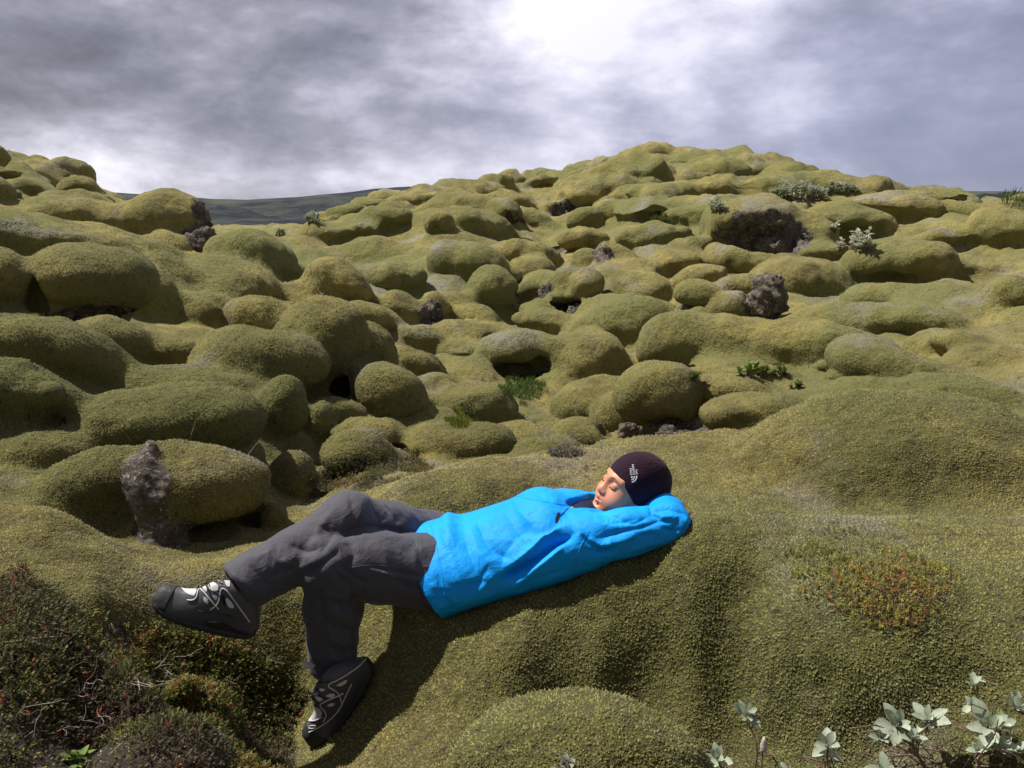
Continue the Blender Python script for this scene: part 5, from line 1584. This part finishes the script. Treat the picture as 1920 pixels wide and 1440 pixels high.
def willow(label, spots, base_px, group='silvery willow sprigs in the right foreground', extra=None, R0_=.042):
    """spots: (px, py, Y, radius scale, leaf count)"""
    bx = atY(base_px[0], base_px[1], base_px[2]); gd = ground_down(bx[0], bx[1])
    base = gd if gd is not None else bx
    base = base-np.array([0, 0, .02])
    pl = empty('willow_shrub', base); stems = []
    tag(pl, label, 'shrub', group)
    fork = base+(atY(spots[0][0], spots[0][1], spots[0][2])-base)*.35+rng.randn(3)*.012
    stems.append(tube([base, base*.5+fork*.5+rng.randn(3)*.008, fork], [.0045, .004, .0036], 7))
    for k, (x, y, Y_, rs_, nl) in enumerate(spots):
        tp_ = atY(x, y+10, Y_); d = tp_-fork
        pts = [fork, fork+d*.3+rng.randn(3)*.014, fork+d*.65+rng.randn(3)*.012, tp_-np.array([0, 0, .012]), tp_]
        pts = smooth_line(pts, 2); stems.append(tube(pts, np.linspace(.0034, .0018, len(pts)), 6))
        axd = nrmz(np.array([rng.randn()*.35, -.45+rng.randn()*.25, .9]))
        v, q, c = rosette(tp_, axd, R0_*rs_, nl+1)
        make_mesh('leaf_rosette', v-np.array(base), q, WLEAF, pl, colattr=c)
        for _t in range(3):        # bare side twigs
            m_ = pts[rng.randint(len(pts)//4, len(pts)*3//4)]; stems.append(tube(smooth_line([m_, m_+rng.randn(3)*.02+np.array([.01, 0, .01]), m_+rng.randn(3)*np.array([.055, .03, .02])+np.array([.0, 0, .02])], 1), .0013, 5))
    if extra:
        for x, y, Y_ in extra:   # woolly catkins
            t_ = atY(x, y, Y_); d = nrmz([.05, -.1, 1]); pts = [t_+d*s for s in np.linspace(0, .045, 9)]
            v, q = tube(pts, [.004, .0065, .0075, .0078, .0076, .0070, .006, .0045, .001], 9)
            v = v+rng.randn(*v.shape)*.0008
            make_mesh('catkin', v-np.array(base), q, GREYF2, pl)
            stems.append(tube([fork, (fork+t_)/2+rng.randn(3)*.01, t_], .0018, 5))
    for v, q in stems: make_mesh('stem', v-np.array(base), q, BARK, pl)
    return pl
GREYF2 = simple_mat('woolly_catkin', (.42, .38, .32), .95, .1, .3, 300, .001)
willow('silvery willow sprig with a woolly catkin beside it, left of the other large sprigs', [(1398, 1328, 1.80, .95, 8), (1345, 1412, 1.72, .95, 7), (1478, 1432, 1.70, .5, 4)], (1425, 1500, 1.78), extra=[(1430, 1412, 1.75)])
willow('single small willow rosette between the catkin sprig and the double rosette', [(1552, 1388, 1.74, .95, 8)], (1570, 1500, 1.74))
willow('willow sprig with two large round rosettes side by side at lower right', [(1682, 1348, 1.72, 1.15, 10), (1738, 1338, 1.74, 1.05, 9), (1652, 1372, 1.70, .65, 5), (1712, 1372, 1.68, .7, 6)], (1735, 1500, 1.74))
willow('tallest willow sprig with a pale pointed bud at its tip, near the right edge', [(1852, 1352, 1.68, 1.25, 9), (1825, 1272, 1.74, .62, 5), (1822, 1308, 1.72, .62, 4), (1872, 1392, 1.66, 1.0, 8), (1905, 1400, 1.66, .8, 6), (1835, 1395, 1.66, .6, 5), (1880, 1350, 1.70, .7, 6)], (1830, 1500, 1.70))
willow('willow sprig cut by the right edge', [(1902, 1312, 1.72, .95, 8)], (1925, 1500, 1.72))
willow('pale willow leaves poking up at the bottom edge in front of the near rounded mound', [(1056, 1432, 1.58, .75, 6)], (1056, 1520, 1.60))
willow('broad green willow leaf pair at the bottom edge under the double rosette', [(1662, 1436, 1.62, .85, 5)], (1662, 1520, 1.62))
def tangled(n_, poly_c, spread, mat, name, label, up=.3, rad=.0011, ln=(.05, .16), cat='twigs', group=None):
    parts_ = []
    for i in range(n_):
        x = poly_c[0]+rng.randn()*spread[0]; y = poly_c[1]+rng.randn()*spread[1]
        h_ = ground_px(x, y)
        if h_ is None: continue
        p = h_[0]+h_[1]*rng.uniform(.004, .02); d = nrmz(h_[1]*.25+np.array([rng.randn()*.8, -.2+rng.randn()*.3, -.5+rng.randn()*.7])); L_ = rng.uniform(*ln)
        pts = [p]
        for k in range(6):
            d = nrmz(d+rng.randn(3)*.24+np.array([0, 0, .03])); pts.append(pts[-1]+d*L_/6)
        parts_.append(tube(pts, np.linspace(rad, rad*.45, len(pts)), 5))
        for s_ in range(2):
            j = rng.randint(1, 5); d2 = nrmz(d+rng.randn(3)*.9); parts_.append(tube([pts[j], pts[j]+d2*L_*.15, pts[j]+nrmz(d2+rng.randn(3)*.3)*L_*.3], [rad*.6, rad*.5, rad*.3], 4))
    v, q = join(parts_)
    return tag(make_mesh(name, v, q, mat), label, cat, group, 'stuff')
tangled(24, (275, 1275), (26, 22), TWIG, 'dead_twigs', 'spray of bleached dead twigs hanging over the dark pit in the heath')
tangled(34, (110, 1330), (90, 60), TWIG, 'dead_twigs', 'scattered pale dead twigs among the heath in the bottom left corner', rad=.0008)
tangled(40, (200, 1240), (140, 60), BARK, 'brown_twigs', 'thin brown stems lying through the dark heath', rad=.0008)
tangled(16, (420, 1310), (60, 30), TWIG, 'dead_twigs', 'fine pale twigs on the shaded heath left of the lower boot', rad=.0007)
tangled(26, (1660, 1100), (60, 30), BARK, 'brown_twigs', 'thin brown stems creeping through the red crowberry patch', rad=.0010, ln=(.03, .09))
tangled(30, (1640, 1440), (150, 16), BARK, 'brown_twigs', 'bare grey willow branches crossing along the bottom right edge', rad=.0022, ln=(.08, .2))
# big fallen straw on the heath
def stalk(pxs, mat, label, rad=.0012, name='grass_stalk', off=.01):
    pts = []
    for x, y in pxs[:1]:
        h_ = ground_px(x, y); 
        if h_ is None: return
        p0 = h_[0]; Y0 = p0[1]
    pts = [p0-np.array([0, 0, .01])]+[atY(x, y, Y0-.02-.01*i) for i, (x, y) in enumerate(pxs[1:])]
    pts = smooth_line(pts, 2); v, q = tube(pts, np.linspace(rad, rad*.4, len(pts)), 5)
    tag(make_mesh(name, v-pts[0], q, mat), label, 'grass stalk', 'dry stalks'); bpy.data.objects[-1] if False else None
    o = COL.objects[-1]; o.location = pts[0]
stalk([(458, 862), (470, 845), (490, 822)], STRAW, 'dry straw stalk leaning right from the boulder with the rock slab', .0022)
stalk([(352, 826), (362, 806), (368, 784)], STRAW, 'upright pale stalk rising from the boulder with the rock slab', .0020)
stalk([(248, 828), (238, 815), (222, 802)], STRAW, 'short dry stalk at the left top of the boulder with the rock slab', .0018)
stalk([(1452, 770), (1450, 752), (1446, 738)], STRAW, 'fine dry stalk on the left shoulder of the near right mound', .0014)
stalk([(923, 855), (916, 830), (905, 812)], STRAW, 'thin bent stalk behind the blue jacket', .0012)
for (x0, y0), (x1, y1), (x2, y2), lb in (((60, 1178), (110, 1192), (132, 1200), 'pale fallen straw lying on the heath'), ((5, 1216), (70, 1206), (118, 1200), 'longer grey fallen straw lying level on the heath')):
    hs = [ground_px(*p) for p in ((x0, y0), (x1, y1), (x2, y2))]
    if all(h_ is not None for h_ in hs):
        v, q = tube([h_[0]+h_[1]*.018 for h_ in hs], [.0012, .002, .0015], 6)
        tag(make_mesh('straw', v, q, TWIG), lb, 'straw')
# ---- far silvery shrubs
def far_shrub(label, px0, px1, pyb, hpx, n_, group='silvery willow bushes on the slope', name='willow_shrub', col=(.40, .44, .34), lsz=.05, dcap=(5, 40)):
    hs = [ground_px(px0+(px1-px0)*t, pyb+rng.uniform(-3, 3)) for t in (.5, .3, .7)]
    hs = [h_ for h_ in hs if h_ is not None]
    if not hs: print('no ground', label); return
    c = hs[0][0]; root = empty(name, c); tag(root, label, 'shrub', group)
    s_ = c[1]/F; st = []; lv = []
    for i in range(n_):
        x = rng.uniform(px0, px1); h_ = ground_px(x, pyb+rng.uniform(-4, 5))
        p = h_[0] if h_ is not None and abs(h_[0][1]-c[1]) < 1.5 else np.array([c[0]+(x-(px0+px1)/2)*s_, c[1], c[2]])
        edge = 1-abs((x-(px0+px1)/2)/((px1-px0)/2+1e-3))**2*.6
        H_ = hpx*s_*edge*rng.uniform(.55, 1.1)
        tp_ = p+np.array([rng.randn()*.2*H_, rng.randn()*.2*H_, H_])
        st.append(tube([p, (p+tp_)/2+rng.randn(3)*.03*H_, tp_], [.010, .008, .005], 5))
        for k in range(9):
            t = rng.uniform(.3, 1.0); b_ = p*(1-t)+tp_*t
            d = nrmz(np.array([rng.randn(), rng.randn(), rng.uniform(.2, 1.6)]))
            lv.append(leaf(b_, d, [0.1, .2, 1], lsz*rng.uniform(.7, 1.2), lsz*.55, np.array(col)*rng.uniform(.75, 1.25)))
    lv += [(v, q, np.tile([.16, .12, .09], (len(v), 1))) for v, q in st]
    v, q, cc = joinc(lv); make_mesh('foliage', v-c, q, WLEAF, root, colattr=cc)
far_shrub('long silvery willow bush on the moss below the skyline of the right hill', 1448, 1545, 373, 28, 60, lsz=.10)
far_shrub('thin silvery bush trailing right of the long willow bush at the skyline', 1540, 1605, 362, 18, 24, lsz=.08)
far_shrub('small silvery bush on the left shoulder of the big bare rock boulder', 1335, 1352, 396, 26, 12, lsz=.07)
far_shrub('white leaved shrub growing in the black hollow on the right slope', 1575, 1635, 470, 36, 22, lsz=.075, col=(.55, .57, .47))
far_shrub('tiny white leaved sprig left of the shrub in the black hollow', 1558, 1572, 432, 14, 5, lsz=.06, col=(.55, .57, .47))
far_shrub('little pale bush at the left foot of the central slope against the distant hills', 576, 598, 416, 22, 14, lsz=.07)
far_shrub('lowest pale bush on the slope edge left of the central slope', 515, 535, 445, 14, 10, lsz=.06)
far_shrub('small leafy green plant in the dark gap under the long moss wall', 1388, 1440, 704, 20, 20, group='green leafy plants under the moss wall', name='leafy_plant', col=(.13, .19, .035), lsz=.055)
far_shrub('green sprig right of the leafy plant under the moss wall', 1450, 1474, 702, 12, 7, group='green leafy plants under the moss wall', name='leafy_plant', col=(.13, .19, .035), lsz=.045)
far_shrub('green sprig above the notched moss boulder under the wall', 1484, 1500, 724, 8, 5, group='green leafy plants under the moss wall', name='leafy_plant', col=(.12, .18, .035), lsz=.045)
far_shrub('green sprig at the left end of the gap beside the tall rounded boulder', 1296, 1312, 712, 12, 6, group='green leafy plants under the moss wall', name='leafy_plant', col=(.12, .17, .035), lsz=.045)
far_shrub('lone green leafy plant at the bottom edge in the dark heath', 135, 175, 1436, 22, 5, group='single green plant', name='leafy_plant', col=(.15, .22, .05), lsz=.03)
# white flowers
WFL = simple_mat('white_petals', (.75, .74, .70), .7, .2)
def flower(x, y, rpx, label):
    h_ = ground_px(x, y)
    if h_ is None: return
    p, n_ = h_; r_ = rpx*p[1]/F; root = empty('white_flower', p); tag(root, label, 'flower', 'white flowers')
    v, q = tube([p*0, n_*.02+np.array([0, 0, .01])], [.0015, .0012], 5); make_mesh('stem', v, q, BARK, root)
    out_ = []
    for k in range(6):
        a = k*1.047; d = np.array([math.cos(a), -.3, math.sin(a)*.8+.2])
        out_.append(leaf(n_*.02+np.array([0, 0, .012]), d, [0, -1, .3], r_, r_*.6, (.8, .8, .76)))
    v, q, c = joinc(out_); make_mesh('petals', v, q, WFL, root)
flower(1128, 846, 6, 'single white flower in the gap left of the beanie')
for k, (x, y) in enumerate(((1030, 826), (1036, 830), (1050, 836), (1027, 833))):
    flower(x, y, 3, ['uppermost', 'second', 'rightmost', 'leftmost'][k]+' of the tiny white flowers on the low mound behind the jacket')

# ------------------------------------------------------------------ the air between here and the far hills
bm_v = np.array([(x, y, z) for x in (-9600, 9600) for y in (-9600, 9600) for z in (-30, 95)], float)
bm_f = np.array([(0, 1, 3, 2), (4, 6, 7, 5), (0, 4, 5, 1), (2, 3, 7, 6), (0, 2, 6, 4), (1, 5, 7, 3)])
hm = bpy.data.materials.new('haze'); hm.use_nodes = True; ht = NT(hm.node_tree)
ht.n.remove(ht.n['Principled BSDF'])
pv = ht.add('ShaderNodeVolumePrincipled'); pv.inputs['Color'].default_value = (.80, .86, 1, 1); pv.inputs['Density'].default_value = 0.00003; pv.inputs['Anisotropy'].default_value = 0.0
ht.link(pv.outputs[0], ht.n['Material Output'].inputs['Volume'])
hz = make_mesh('haze', bm_v, bm_f, hm, smooth=False); hz['kind'] = 'stuff'
bpy.context.view_layer.update()
